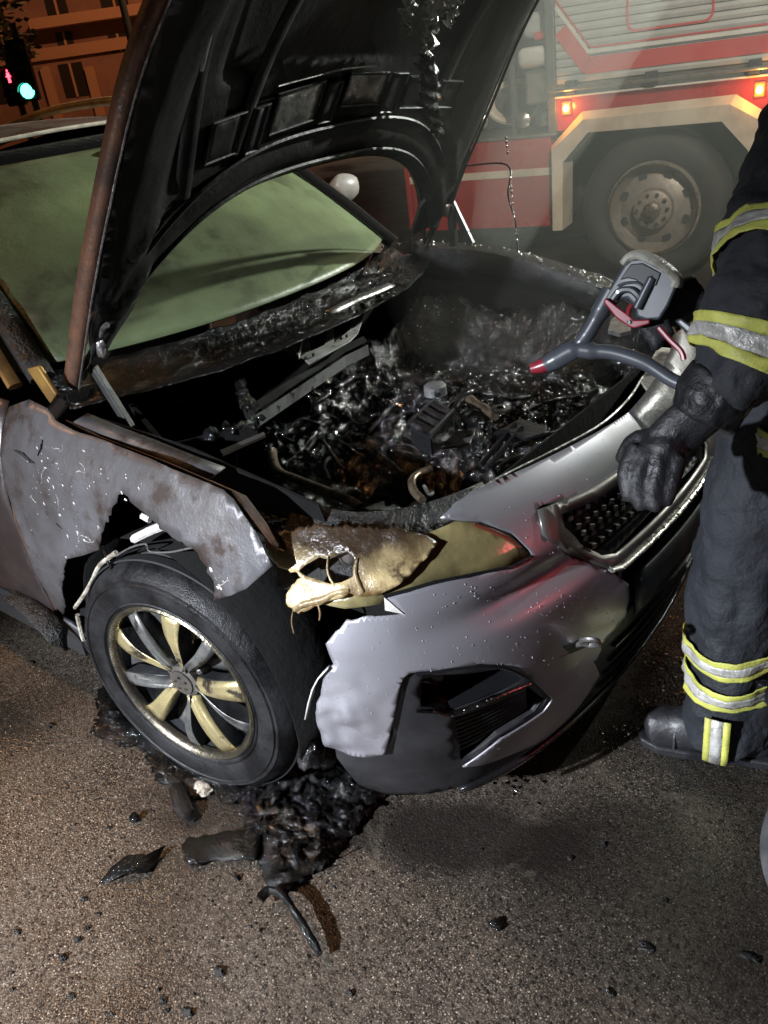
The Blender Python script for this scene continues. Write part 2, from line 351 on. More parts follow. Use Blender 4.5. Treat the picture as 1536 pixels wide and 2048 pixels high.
# ------------------------------------------------------------------ ground
def asphalt():
    m = bpy.data.materials.new('asphalt'); m.use_nodes = True; n = m.node_tree; N = n.nodes; L = n.links; b = N['Principled BSDF']; MATS['asphalt'] = m
    tc = N.new('ShaderNodeTexCoord'); src = tc.outputs['Object']
    def node(t, **k):
        x = N.new(t)
        for a, v in k.items(): x.inputs[a].default_value = v
        return x
    def rng(v, a, z, lo=0, hi=1):
        r = node('ShaderNodeMapRange', **{'From Min': a, 'From Max': z, 'To Min': lo, 'To Max': hi}); L.new(v, r.inputs[0]); return r.outputs[0]
    def mixc(f, a, z, mode='MIX'):
        x = N.new('ShaderNodeMix'); x.data_type = 'RGBA'; x.blend_type = mode
        if isinstance(f, float): x.inputs[0].default_value = f
        else: L.new(f, x.inputs[0])
        for s, i in ((a, 6), (z, 7)):
            if isinstance(s, tuple): x.inputs[i].default_value = (*s, 1)
            else: L.new(s, x.inputs[i])
        return x.outputs[2]
    vo = node('ShaderNodeTexVoronoi', Scale=185.0); L.new(src, vo.inputs['Vector'])
    vo2 = node('ShaderNodeTexVoronoi', Scale=420.0); L.new(src, vo2.inputs['Vector'])
    nz = node('ShaderNodeTexNoise', Scale=2.2, Detail=6.0); L.new(src, nz.inputs['Vector'])
    nf = node('ShaderNodeTexNoise', Scale=60.0, Detail=4.0); L.new(src, nf.inputs['Vector'])
    sep = N.new('ShaderNodeSeparateColor'); L.new(vo.outputs['Color'], sep.inputs[0])
    sep2 = N.new('ShaderNodeSeparateColor'); L.new(vo2.outputs['Color'], sep2.inputs[0])
    base = mixc(rng(nz.outputs[0], .35, .65), (.036,.0285,.022), (.086,.068,.052))
    base = mixc(rng(nf.outputs[0], .42, .62), base, (.024,.019,.015))
    base = mixc(rng(sep2.outputs[1], .72, .95), base, (.19,.155,.12))
    stone = rng(sep.outputs[0], .80, .97); core = rng(vo.outputs['Distance'], .42, .25)
    ml = N.new('ShaderNodeMath'); ml.operation = 'MULTIPLY'; L.new(stone, ml.inputs[0]); L.new(core, ml.inputs[1])
    base = mixc(ml.outputs[0], base, mixc(sep.outputs[1], (.30,.245,.19), (.55,.46,.37)))
    pit = rng(sep.outputs[2], .93, .96); base = mixc(pit, base, (.012,.010,.009))
    def spot(cx, cy, rx, ry, a, edge=.35):
        mp = N.new('ShaderNodeMapping'); mp.vector_type = 'TEXTURE'; mp.inputs['Location'].default_value = (cx, cy, 0); mp.inputs['Rotation'].default_value = (0,0,a); mp.inputs['Scale'].default_value = (rx, ry, 1)
        L.new(src, mp.inputs[0]); ln = N.new('ShaderNodeVectorMath'); ln.operation = 'LENGTH'; L.new(mp.outputs[0], ln.inputs[0])
        ad = N.new('ShaderNodeMath'); ad.operation = 'MULTIPLY_ADD'; L.new(nz2.outputs[0], ad.inputs[0]); ad.inputs[1].default_value = .9; L.new(ln.outputs['Value'], ad.inputs[2])
        return rng(ad.outputs[0], 1.45, 1.45-edge)
    nz2 = node('ShaderNodeTexNoise', Scale=7.0, Detail=5.0); L.new(src, nz2.inputs['Vector'])
    def mx(a, b2):
        q = N.new('ShaderNodeMath'); q.operation = 'MAXIMUM'; L.new(a, q.inputs[0]); L.new(b2, q.inputs[1]); return q.outputs[0]
    wet = mx(mx(spot(1.15,.25,.55,.75,.2), spot(1.20,-.55,.62,.34,.55,.9)), mx(spot(.98,-.52,.30,.17,.75), mx(spot(1.55,-.1,.5,.35,.4), spot(-.9,-1.1,.7,.3,.2,.9))))
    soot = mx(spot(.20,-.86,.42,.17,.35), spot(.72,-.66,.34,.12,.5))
    base = mixc(wet, base, mixc(.62, base, (.010,.011,.009)))
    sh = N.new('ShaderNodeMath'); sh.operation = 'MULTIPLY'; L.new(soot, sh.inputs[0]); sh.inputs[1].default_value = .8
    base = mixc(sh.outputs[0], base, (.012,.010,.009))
    nb = node('ShaderNodeTexNoise', Scale=.9, Detail=7.0); L.new(src, nb.inputs['Vector'])
    base = mixc(rng(nb.outputs[0], .46, .64), base, mixc(.72, base, (.014,.011,.009)))
    ns = node('ShaderNodeTexNoise', Scale=3.1, Detail=8.0, Roughness=.7, Distortion=1.2); L.new(src, ns.inputs['Vector'])
    base = mixc(rng(ns.outputs[0], .60, .70, 0, .35), base, (.16,.135,.10))
    L.new(base, b.inputs['Base Color'])
    rw = N.new('ShaderNodeMath'); rw.operation = 'MULTIPLY'; L.new(rng(wet, 0, 1, 1, .3), rw.inputs[0]); L.new(rng(nz.outputs[0], .35, .65, .28, .5), rw.inputs[1]); L.new(rw.outputs[0], b.inputs['Roughness']); b.inputs['Specular IOR Level'].default_value = .55
    bp = node('ShaderNodeBump', Strength=.5, Distance=.0025); L.new(vo.outputs['Distance'], bp.inputs['Height']); bp.invert = True
    bp2 = node('ShaderNodeBump', Strength=.4, Distance=.003); L.new(nf.outputs[0], bp2.inputs['Height']); L.new(bp.outputs[0], bp2.inputs['Normal'])
    L.new(bp2.outputs[0], b.inputs['Normal'])
asphalt()
g = MB(); g.add([(-300,-300,0),(300,-300,0),(300,300,0),(-300,300,0)], [(0,1,2,3)])
g.build('ground', 'asphalt', smooth=False, kind='structure', label='wet speckled asphalt road around the burnt car', category='road')

# ------------------------------------------------------------------ fire truck
TC = V((-.88, 4.14, 0)); TD = V((.9785, .2061, 0)); TN = V((TD.y, -TD.x, 0))
TR = Matrix((TD, -TN, V((0,0,1)))).transposed()      # local x along the truck, y away from us, z up
truck = empty('fire_truck', TC, label='red and white fire truck parked behind the open bonnet', category='fire truck')
truck.rotation_euler = TR.to_euler()
def tb(name, m, u0, u1, z0, z1, y0, y1, bevel=.004, parent=None, **k):
    return MB().box(((u0+u1)/2, (y0+y1)/2, (z0+z1)/2), (u1-u0, y1-y0, z1-z0)).build(name, m, parent or truck, smooth=False, bevel=bevel, **k)
tb('chassis', 'truck_dark', -1.7, 3.4, .45, 1.0, .75, 1.9)
tb('skirt', 'fire_red', -1.82, -.70, .42, 1.03, 0, .7, .006)
tb('skirt_stripe', 'arch_white', -1.822, -.70, .775, .825, -.004, .02, 0)
tb('rear_corner', 'fire_red', -1.86, -1.823, .40, 1.06, -.01, .75, .006)
tb('deck', 'alu', -1.83, -.66, 1.032, 1.05, -.012, .7, .003)
tb('skirt', 'fire_red', .72, 2.4, .42, 1.05, 0, .7, .006)
tb('skirt_stripe', 'arch_white', .72, 2.4, .775, .825, -.004, .02, 0)
tb('valance', 'fire_red', -.66, 2.4, 1.052, 1.262, .02, .5, .004)
tb('sill_rail', 'truck_white', -.66, 2.4, 1.263, 1.275, -.02, .3, .002)
tb('channel', 'truck_grey', -.66, 2.4, 1.276, 1.345, .03, .3, .002)
tb('post', 'truck_grey', -.715, -.655, 1.05, 2.75, -.01, .12, .004)
tb('post', 'truck_grey', 1.24, 1.30, 1.345, 2.75, -.01, .12, .004)
tb('roof_edge', 'fire_red', -1.86, 3.4, 2.55, 2.72, -.02, .5, .01)
tb('upper_body', 'truck_white', 1.30, 3.4, 1.345, 2.55, .02, 1.9, .01)
tb('bay_wall', 'truck_grey', -1.84, -.66, 1.05, 2.55, .72, .75, 0)
tb('bay_wall', 'truck_white', -1.86, -1.83, 1.05, 2.55, 0, .72, .003)
tb('body_core', 'truck_dark', -.62, 1.24, 1.345, 2.55, .06, 1.9, 0)
# grab rail with brackets
r = MB().tube([(-.70,-.055,1.315),(2.3,-.055,1.315)], .011, 12).build('grab_rail', 'alu', truck)
for u in (-.545, -.02, .60, 1.3): tb('rail_bracket', 'truck_dark', u-.035, u+.035, 1.285, 1.365, -.05, .03, .004)
# roller shutter slats and the painted livery on them
for k in range(24):
    z = 1.347+k*.05
    MB().prism([(-.65,.026,z),(-.65,.013,z+.004),(-.65,.009,z+.024),(-.65,.012,z+.045),(-.65,.026,z+.0488)], (1.88,0,0)).build('slat', 'slat_silver', truck, smooth=False)
def livery(name, m, pts, wdt, y=.004):
    s = MB(); n = len(pts); L = []; R_ = []
    for i, (u, z) in enumerate(pts):
        a = V(pts[max(i-1,0)]); b = V(pts[min(i+1,n-1)]); d1 = (V(pts[i])-a); d2 = (b-V(pts[i]))
        d = ((d1.normalized() if d1.length else V((0,0)))+(d2.normalized() if d2.length else V((0,0)))).normalized()
        nn = V((-d.y, d.x)); L.append((u+nn.x*wdt, y, z+nn.y*wdt)); R_.append((u, y, z))
    s.add(L+R_, [(i, i+1, n+i+1, n+i) for i in range(n-1)])
    return s.build(name, m, truck, smooth=False, solid=.003)
livery('livery_stripe', 'livery_red', [(-.655,1.64),(-.47,1.40),(-.44,1.392),(1.23,1.392)], .10)
livery('livery_stripe', 'truck_white', [(-.655,1.80),(-.44,1.512),(-.42,1.510),(1.23,1.510)], .026)
livery('livery_stripe', 'livery_red', [(-.655,1.85),(-.42,1.543),(-.40,1.540),(1.23,1.540)], .011)
def rrect(u0, u1, z0, z1, r, n=6):
    P = []
    for cx, cz, a0 in ((u1-r,z0+r,-90),(u1-r,z1-r,0),(u0+r,z1-r,90),(u0+r,z0+r,180)):
        P += [(cx+r*math.cos(math.radians(a0+90*k/n)), cz+r*math.sin(math.radians(a0+90*k/n))) for k in range(n+1)]
    return P
pl = rrect(-.185, .345, 1.60, 2.10, .06); lp = [(u, z) for u, z in pl]
a = MB(); ring_i = rrect(-.172, .332, 1.613, 2.087, .053); n_ = len(pl)
a.add([(u,.003,z) for u,z in pl]+[(u,.003,z) for u,z in ring_i], [(i,(i+1)%n_,n_+(i+1)%n_,n_+i) for i in range(n_)])
a.build('emblem_frame', 'livery_red', truck, smooth=False, solid=.003)
a = MB(); pts = [(math.cos(t)*.075*(1+.12*math.cos(6*t)), math.sin(t)*.05*(1+.12*math.cos(6*t))) for t in [2*math.pi*k/48 for k in range(48)]]
a.add([(.085+p[0],.002,1.80+p[1]) for p in pts], [tuple(range(48))]); a.build('emblem', 'emblem_rose', truck, smooth=False, solid=.003)
# wheel arch trim: a faceted white lip
outer = [(-.70,.40),(-.70,.96),(-.475,1.165),(.50,1.175),(.72,1.03),(.72,.40)]
mid = [(-.685,.40),(-.675,.94),(-.455,1.12),(.475,1.128),(.69,1.0),(.705,.40)]
inner = [(-.62,.40),(-.605,.86),(-.425,1.04),(.43,1.035),(.60,.85),(.63,.40)]
for i in range(5):
    s = MB(); a, b = i, i+1
    q = [(outer[a],.0),(outer[b],.0),(mid[b],-.07),(mid[a],-.07),(inner[a],-.06),(inner[b],-.06),(inner[b],.2),(inner[a],.2)]
    s.add([(p[0], y, p[1]) for p, y in q], [(0,1,2,3),(3,2,5,4),(4,5,6,7)]); s.build('arch_panel', 'arch_white', truck, smooth=False, solid=.006)
tb('wheel_well', 'truck_dark', -.69, .71, .25, 1.18, .55, .58, 0)
for x in (-.69, .68): tb('wheel_well', 'truck_dark', x, x+.02, .42, 1.0, .08, .55, 0)
wh = empty('wheel', (0,.04,.5), truck)
AX = Matrix(((1,0,0),(0,0,-1),(0,1,0)))   # local z of the lathe looks towards the viewer
def lt(name, m, prof, n=56, parent=wh, **k): return MB().lathe(prof, n, (0,0,0), AX).build(name, m, parent, **k)
lt('tyre', 'truck_tyre', [(.30,-.05),(.31,.0),(.345,.03),(.42,.042),(.47,.02),(.50,-.03),(.505,-.1),(.505,-.24),(.47,-.29),(.30,-.28)])
lt('rim', 'wheel_steel', [(.318,.006),(.312,.022),(.296,.022),(.288,.0),(.270,-.04),(.245,-.075),(.20,-.05),(.135,-.035),(.13,.03),(.115,.04),(.06,.045),(.055,.075),(.03,.085),(0.001,.085)])
lt('rim_lip', 'rim_lip', [(.300,.0225),(.306,.031),(.298,.033),(.291,.024)])
for k in range(8):
    t = 2*math.pi*(k+.5)/8; MB().lathe([(.001,.0),(.03,.0),(.03,-.02)], 14, (.222*math.cos(t), .052, .222*math.sin(t)), AX).build('hand_hole', 'truck_dark', wh)
for k in range(10):
    t = 2*math.pi*k/10; MB().lathe([(.015,-.03),(.015,.022),(.011,.030),(.001,.030)], 6, (.102*math.cos(t), -.028, .102*math.sin(t)), AX).build('lug_nut', 'rim_lip', wh, smooth=False)
lt('hub', 'rim_lip', [(.052,.07),(.056,.088),(.04,.10),(.001,.10)], 28)
# amber marker lamps
for u, z in ((-.585,1.197),(.635,1.19)):
    h = MB().box((u,.004,z), (.062,.034,.084)).build('marker_lamp', 'amber_rim', truck, smooth=False, bevel=.008)
    MB().lump((u,-.018,z), (.019,.014,.023), 2, 0).build('lamp_lens', 'amber_lens', h)
    p = TC + TR @ V((u, -.10, z)); lamp('marker_lamp_glow', 'POINT', p, 2.2, (1,.36,.05), size=.02)
# things stowed in the open pump bay
st = MB()
for i in range(5): st.tube([V((-1.06+.20*math.cos(t), .30+.02*i, 1.25+.13*math.sin(t)+.0*i)) for t in [2*math.pi*k/28 for k in range(29)]], .024, 8, False)
local_ = st.build('hose_coil', 'arch_white', truck)
MB().box((-.80,.22,1.34),(.20,.30,.22)).build('pump_box', 'alu', truck, smooth=False, bevel=.02)
MB().box((-.81,.2,1.53),(.26,.34,.13)).build('stowed_bag', 'truck_white', truck, bevel=.05, seg=4)
MB().box((-.80,.25,1.72),(.24,.30,.16)).build('stowed_bag', 'slat_silver', truck, bevel=.05, seg=4)
MB().box((-.76,.07,1.655),(.10,.04,.05)).build('red_reflection', 'livery_red', truck, smooth=False, bevel=.008)  # red box stands in for a reflection of red light
MB().box((-.78,.25,1.98),(.22,.30,.24)).build('stowed_bag', 'truck_white', truck, bevel=.05, seg=4)
MB().box((-1.0,.14,1.5),(.03,.05,.9)).build('bay_divider', 'truck_grey', truck, smooth=False)
for x, z in ((-.93,1.14),(-.78,1.14),(-1.25,1.16)):
    MB().lathe([(.05,0),(.055,.03),(.03,.045),(.001,.05)], 18, (x,.12,z), AX).build('valve_cap', 'alu', truck)
# flood lights on the truck roof
for P, nm in ((FLOOD,'a'),(FLOOD2,'b')):
    q = TR.transposed() @ (P-TC)
    fl = MB().box((q.x,q.y+.10,q.z+.03),(.26,.12,.18)).build('flood_light', 'truck_dark', truck, smooth=False, bevel=.015)
    MB().tube([(q.x,q.y+.16,q.z-.03),(q.x,q.y+.16,2.1)], .03, 10).build('flood_mast', 'alu', truck)

# ------------------------------------------------------------------ pavement and street behind
ph = V((-math.cos(YAW), -math.sin(YAW), 0))            # towards the viewer
rh = _r0
def sl(name, d0, d1, z0, z1, m, a0=-60, a1=60, **k):
    P = [CAM - ph*d + rh*a for d, a in ((d0,a0),(d0,a1),(d1,a1),(d1,a0))]
    s = MB().prism([(p.x,p.y,z0) for p in P], (0,0,z1-z0)); return s.build(name, m, smooth=False, bevel=.01, **k)
sl('pavement', 8.3, 25.9, -.05, .13, 'pavement', kind='structure', label='pale paved sidewalk lit by street light beyond the truck', category='pavement')
for i in range(14):
    a = -9+i*1.2
    P = [CAM - ph*d + rh*x for d, x in ((8.12,a),(8.12,a+1.19),(8.285,a+1.19),(8.285,a))]
    MB().prism([(p.x,p.y,-.05) for p in P], (0,0,.195)).build('kerb', 'kerb', smooth=False, bevel=.012, kind='structure')

# ------------------------------------------------------------------ building behind
BD = 26.0
def bp(px, py): # a place on the far facade
    return at_plane(CAM - ph*BD, ph, px, py)
bld = empty('apartment_building', (CAM - ph*BD + rh*-9)*1.0, label='orange lit apartment building with dark windows in the far background', category='building')
bld.location.z = 0
def bbox(name, m, a0, a1, z0, z1, out=.0, dep=.3, par=None, **k):
    P = [CAM - ph*(BD-out) + rh*a for a in (a0, a1)]
    s = MB().prism([(P[0].x,P[0].y,z0),(P[1].x,P[1].y,z0),(P[1].x,P[1].y,z1),(P[0].x,P[0].y,z1)], -ph*dep)
    o = s.build(name, m, None, smooth=False); return local(o, par or bld)
def az(px, py):
    p = bp(px, py); return (p-CAM).dot(rh), p.z
bbox('wall', 'facade', -22, 14, 0, 14, 0, 6)
for px0, py0, px1, py1 in ((88,0,140,34),(-60,-90,30,105),(110,66,150,92),(115,130,180,190),(-60,140,30,205),(190,-40,262,30),(215,70,262,100)):
    a0, z1 = az(px0, (py0)); a1, z0 = az(px1, py1)
    wdw = bbox('window', 'window_dark', a0, a1, min(z0,z1), max(z0,z1), .02, .05)
    m_ = (a0+a1)/2; o = bbox('mullion', 'facade_band', m_-.03, m_+.03, min(z0,z1), max(z0,z1), .05, .03, bld); o.parent = wdw; o.matrix_parent_inverse = Matrix.Identity(4); o.location = (0,0,0)
    wdw.matrix_parent_inverse = Matrix.Translation(-bld.location)
for z0, z1, a0, a1, d in ((az(70,62)[1], az(70,40)[1], az(70,50)[0], 14, .55), (az(0,125)[1]-.1, az(0,105)[1]-.05, -22, 14, .12)):
    bbox('ledge', 'facade_band', a0, a1, z0, z1, d, d-.002)
for px in (100, 188): 
    a0 = az(px, 165)[0]; bbox('pilaster', 'facade_band', a0-.13, a0+.13, 0, az(px,132)[1], .16, .155)
# tree in front of the facade
tp = CAM - ph*19 + rh*((225-768)/FPX*19*1.12); tp.z = .13
tree = empty('street_tree', tp, label='dark leafy street tree in front of the orange building', category='tree')
tk = MB().tube(crom([tp, tp+V((.05,.02,1.2)), tp+V((0,.05,2.4)), tp+V((.08,0,3.6))], 5), [.13-.004*i for i in range(16)], 10); local(tk.build('trunk', 'bark'), tree)
rnd = random.Random(3); lf = MB(); brm = MB()
for i in range(26):
    z = 1.9+rnd.random()*3.6; a = rnd.random()*6.28; L_ = (.5+.8*rnd.random())*(1.15-abs(z-3.4)/3.4)
    base = tp+V((0,0,min(z,3.3)-.3)); tip = tp+V((math.cos(a)*L_, math.sin(a)*L_, z))
    brm.tube([base, (base+tip)/2+V((0,0,.1)), tip], [.03,.02,.008], 5)
    for k in range(120):
        c = tip + V((rnd.gauss(0,.26), rnd.gauss(0,.26), rnd.gauss(0,.20))); s = .05+.06*rnd.random()
        q = Matrix.Rotation(rnd.random()*6.28,3,'Z') @ Matrix.Rotation(rnd.random()*3,3,'X')
        lf.add([c+q@V((-s,0,0)), c+q@V((0,-s*.5,0)), c+q@V((s,0,0)), c+q@V((0,s*.5,0))], [(0,1,2,3)])
local(brm.build('branch', 'bark'), tree); local(lf.build('crown', 'leafy', smooth=False), tree)
# traffic signals
def signal(name, px, py, d, kind, label):
    c = at_d(d, px, py); e = empty(name, (c.x, c.y, 0), label=label, category='traffic light', group='traffic signals by the far crossing')
    R3 = Matrix((rh, -ph, V((0,0,1)))).transposed()
    n = 3 if kind == 'g' else 2; hh = .27*n; top = c.z + (.13 if kind == 'r' else hh-.135)
    local(MB().box((c.x,c.y,top-hh/2), (.28,.16,hh), R3).build('housing', 'signal_black', bevel=.03), e)
    local(MB().tube([(c.x-ph.x*.12,c.y-ph.y*.12,0),(c.x-ph.x*.12,c.y-ph.y*.12,top+.2)], .05, 10).build('pole', 'truck_grey'), e)
    AXS = Matrix((rh, V((0,0,1)), ph)).transposed()
    for i in range(n):
        zc = top-.135-.27*i; lit = (kind == 'g' and i == 2) or (kind == 'r' and i == 0); q = V((c.x,c.y,zc))+ph*.082
        if kind == 'r' and lit:
            f = MB(); f.lump(q+V((0,0,.075)), (.02,.01,.02), 2, 0); f.tube([q+V((0,0,.05)), q+V((0,0,-.02)), q+rh*.012+V((0,0,-.085))], [.022,.018,.010], 8); f.tube([q+V((0,0,-.02)), q-rh*.012+V((0,0,-.085))], [.016,.010], 8); f.tube([q+V((0,0,.045)), q+rh*.035+V((0,0,-.01))], .008, 6); f.tube([q+V((0,0,.045)), q-rh*.035+V((0,0,-.01))], .008, 6)
            local(f.build('lit_figure', 'signal_red'), e)
        else:
            local(MB().lathe([(.10,0),(.09,.02),(.001,.03)], 24, q, AXS).build('lamp_lens', 'signal_green' if lit else 'glass_dark'), e)
        hood_ = MB(); hood_.add([q+rh*(.115*math.cos(t))+V((0,0,.115*math.sin(t)))+ph*k for k in (0,.12) for t in [math.pi*j/12 for j in range(13)]], [(j,j+1,14+j,13+j) for j in range(12)])
        local(hood_.build('visor', 'signal_black', solid=.006), e)
signal('traffic_light', 58, 182, 15, 'g', 'traffic light with its green lamp lit at the far left')
signal('pedestrian_signal', 20, 152, 15.6, 'r', 'pedestrian signal showing a lit red figure at the far left')
for LP in (TRUCK_FILL, FACADE_FILL):  # added lamps, unseen, that brighten the truck and the building
    e = empty('street_or_fill_lamp', (LP.x+(1.2 if LP.x > 0 else -1.2), LP.y-.6, 0), label='added street lamp behind the viewer brightening the fire truck' if LP.x > 0 else 'added street lamp giving the apartment building its orange light', category='street lamp')
    local(MB().tube(crom([e.location, e.location+V((0,0,4)), e.location+V((0,0,LP.z-.3)), LP+V((0,0,.25))],6), [.08-.002*i for i in range(19)], 10).build('pole', 'truck_grey'), e)
    local(MB().box(LP+V((0,0,.22)),(.55,.22,.12)).build('lamp_head', 'truck_grey', bevel=.03), e)
# street lamp that gives the orange light (stands beside the road, left of the view)
sl_ = empty('street_or_fill_lamp', (SODIUM.x-1.2, SODIUM.y-.8, 0), label='tall street lamp with orange light at the left roadside', category='street lamp')
local(MB().tube(crom([(SODIUM.x-1.2,SODIUM.y-.8,0),(SODIUM.x-1.2,SODIUM.y-.8,4),(SODIUM.x-1.1,SODIUM.y-.75,5.8),(SODIUM.x-.3,SODIUM.y-.2,6.2)],6), [.08-.002*i for i in range(19)], 10).build('pole', 'truck_grey'), sl_)
local(MB().box((SODIUM.x-.05,SODIUM.y-.03,SODIUM.z+.20),(.55,.22,.12)).build('lamp_head', 'truck_grey', bevel=.03), sl_)
# added tripod lamp, unseen, as source of the white light from the left
wl = empty('key_lamp', (KEY.x, KEY.y, 0), label='added tripod lamp for the white light from left of the viewer', category='added lamp')
kd = (V((.3,-.7,.3))-KEY).normalized()
local(MB().tube([(KEY.x,KEY.y,.3),(KEY.x-kd.x*.1,KEY.y-kd.y*.1,KEY.z-.05)], .02, 10).build('pole', 'truck_dark'), wl)
for k in range(3):
    t = 2.1*k; local(MB().tube([(KEY.x,KEY.y,.9),(KEY.x+.5*math.cos(t),KEY.y+.5*math.sin(t),.012)], .014, 8).build('leg', 'truck_dark'), wl)
local(MB().bar(KEY-kd*.16, KEY-kd*.06, .30, .22).build('lamp_head', 'truck_dark', smooth=False, bevel=.02), wl)
bc = empty('red_fill_stand', (REDB.x, REDB.y, 0), label='added stand with a red light that tints the bumper', category='beacon')  # added unseen light, tints the bumper red
local(MB().tube([(REDB.x+.1,REDB.y,0),(REDB.x+.1,REDB.y,1.75)], .03, 10).build('pole', 'truck_dark'), bc)
local(MB().lathe([(.001,.0),(.09,.0),(.09,.05),(.001,.05)], 20, (REDB.x+.1,REDB.y,1.72)).build('base', 'truck_dark'), bc)
# ------------------------------------------------------------------ the burnt car: origin on the road under the front axle, x forward, y to its left
car = empty('burnt_car', (0,0,0), label='burnt out grey suv with raised bonnet and charred engine bay', category='car')
SX = [-2.2,-1.2,-.6,-.2,.1,.35,.5,.62]; SW = [.90,.91,.905,.912,.915,.905,.885,.85]
SZ = [.2,.3,.45,.65,.8,.9,.96,1.0,1.05]; SI = [.07,.045,.012,0,.012,.04,.075,.105,.15]
def side(x, z, off=0): return V((x, -(cr1(x,SX,SW)-cr1(z,SZ,SI))-off, z))
def on_side(px, py):
    d = ray(px, py); lo, hi = .5, 4.5; t = lo; prev = None
    while t < hi:
        P = CAM+d*t; g = P.y-side(P.x, P.z).y
        if prev is not None and prev < 0 <= g: return (P.x, P.z)
        prev = g; t += .006
    return None
_h = [(.36,-.905),(.50,-.895),(.62,-.855),(.73,-.77),(.815,-.64),(.875,-.45),(.908,-.22),(.918,0)]
BP = _h+[(x,-y) for x, y in _h[-2::-1]]
BS = [0]
for i in range(1, len(BP)): BS.append(BS[-1]+math.dist(BP[i], BP[i-1]))
MID = BS[7]; BX = [p[0] for p in BP]; BY = [p[1] for p in BP]
BZ = [.16,.22,.30,.40,.50,.60,.70,.78,.85,.92]; BI = [.085,.062,.035,.010,0,.006,.03,.065,.12,.22]
def bum(s, z, off=0):
    q = s+MID; e = 2e-3
    t = V((cr1(q+e,BS,BX)-cr1(q-e,BS,BX), cr1(q+e,BS,BY)-cr1(q-e,BS,BY))).normalized(); i = off-cr1(z,BZ,BI)-.024*math.exp(-((z-.672)/.032)**2)*max(0,min(1,(abs(s)*-1+.86)/.25))
    return V((cr1(q,BS,BX)+t.y*i, cr1(q,BS,BY)-t.x*i, z))
def pj(P):
    d = V(P)-CAM; z = d.dot(_f); return V((768+FPX*d.dot(_r)/z, 1024-FPX*d.dot(_u)/z))
_guess = V((-.7,.5))
def on_bum(px, py, off=0):
    T = V((px, py)); best = None
    for s0, z0 in ((-1.05,.5),(-.8,.3),(-.75,.75),(-.5,.5),(-.4,.25),(-.25,.7),(-.1,.5),(.1,.7)):
        s, z = s0, z0; ok = True
        for k in range(18):
            e = pj(bum(s,z,off))-T; a = (pj(bum(s+1e-3,z,off))-T-e)/1e-3; b = (pj(bum(s,z+1e-3,off))-T-e)/1e-3
            det = a.x*b.y-a.y*b.x
            if abs(det) < 1e-6: ok = False; break
            ds = -(e.x*b.y-e.y*b.x)/det; dz = -(a.x*e.y-a.y*e.x)/det
            s += max(-.12,min(.12,ds)); z += max(-.12,min(.12,dz))
            if not (-1.35 < s < 1.35 and -.05 < z < 1.1): ok = False; break
        if ok and (pj(bum(s,z,off))-T).length < 2:
            D = (bum(s,z,off)-CAM).length
            if best is None or D < best[0]-1e-3: best = (D, s, z)
    return (best[1], best[2]) if best else None
def OB(L, j=None, off=0):
    out = []
    for p in L:
        q = on_bum(p[0], p[1], off)
        if q is None: print('OB miss', p); continue
        out.append(q+((p[2],) if len(p) > 2 else ()))
    return out
def OS(L):
    out = []
    for p in L:
        q = on_side(p[0], p[1])
        if q is None: print('OS miss', p); continue
        out.append(q+((p[2],) if len(p) > 2 else ()))
    return out
def nz3(p, s, seed=0): return noise.noise(V(p)*s+V((seed*3.7,seed*1.3,seed)))
# --- right front wing, torn above the wheel
def dent(p):
    a = .011*nz3(p,5,1)+.003*nz3(p,13,2)
    if p.x > .2 and p.z < .86: a -= .018*min(1,(p.x-.2)*6)*min(1,(.86-p.z)*8)
    return V((0, a, 0))
wing = panel('wing', side, [(-.527,.99),(-.45,1.013),(-.36,1.005),(-.30,.99),(-.19,.979),(.08,.967),(.32,.943),(.352,.93),(.42,.88),(.466,.825),(.40,.765),(.294,.709,.005),(.305,.74,.006),(.298,.765,.006),(.267,.813,.006),(.247,.82,.003),(.148,.839,.003),(.076,.862,.005),(.03,.882,.005),(.005,.884,.006),(-.03,.85,.007),(-.058,.819,.007),(-.075,.80,.006),(-.087,.775,.004),(-.114,.722),(-.20,.685),(-.275,.655,.004),(-.315,.62,.004),(-.348,.574,.003),(-.39,.528,.003),(-.431,.444,.002),(-.50,.383),(-.512,.41),(-.514,.62),(-.514,.69),(-.52,.80),(-.527,.88)],
    'burnt_paint', car, step=.022, thick=.003, disp=dent, seed=5, label='scorched and torn right front wing')
# flaking, cracked paint: raised pale shreds that follow the wing
def shreds(name, px, py, n, spread, ln, seed, parent, m='crackle'):
    rnd = random.Random(seed); s = MB()
    for i in range(n*3):
        q = on_side(px+rnd.gauss(0,spread[0]), py+rnd.gauss(0,spread[1]))
        if q is None or not inpoly(q[0], q[1], WP): continue
        k = .0008+.0030*rnd.random()**3; s.lump(side(q[0],q[1],.0022)+dent(side(*q)), (k*rnd.uniform(.5,2),.0008,k*rnd.uniform(.5,2)), 1, .8, 2.5, i+seed*50)
    for i in range(n//4):
        x, y = px+rnd.gauss(0,spread[0]), py+rnd.gauss(0,spread[1]); a = rnd.uniform(0,6.28); pts = []
        for k in range(rnd.randint(4,9)):
            q = on_side(x, y)
            if q is None or not inpoly(q[0], q[1], WP): break
            pts.append(side(q[0],q[1],.0018)+dent(side(*q))); a += rnd.gauss(0,.8); x += ln*math.cos(a); y += ln*math.sin(a)
        if len(pts) > 2: s.tube(pts, [.0002+.0007*rnd.random() for _ in pts], 5)
    return s.build(name, m, parent, kind='stuff')
WP = [(-.50,.99),(-.30,.97),(.08,.95),(.32,.92),(.43,.83),(.32,.73),(.27,.80),(.08,.85),(.0,.87),(-.07,.80),(-.12,.74),(-.28,.66),(-.40,.54),(-.49,.42)]
shreds('flaked_paint', 100, 960, 16, (26,38), 6, 1, wing); shreds('flaked_paint', 165, 1075, 12, (22,22), 5, 2, wing)
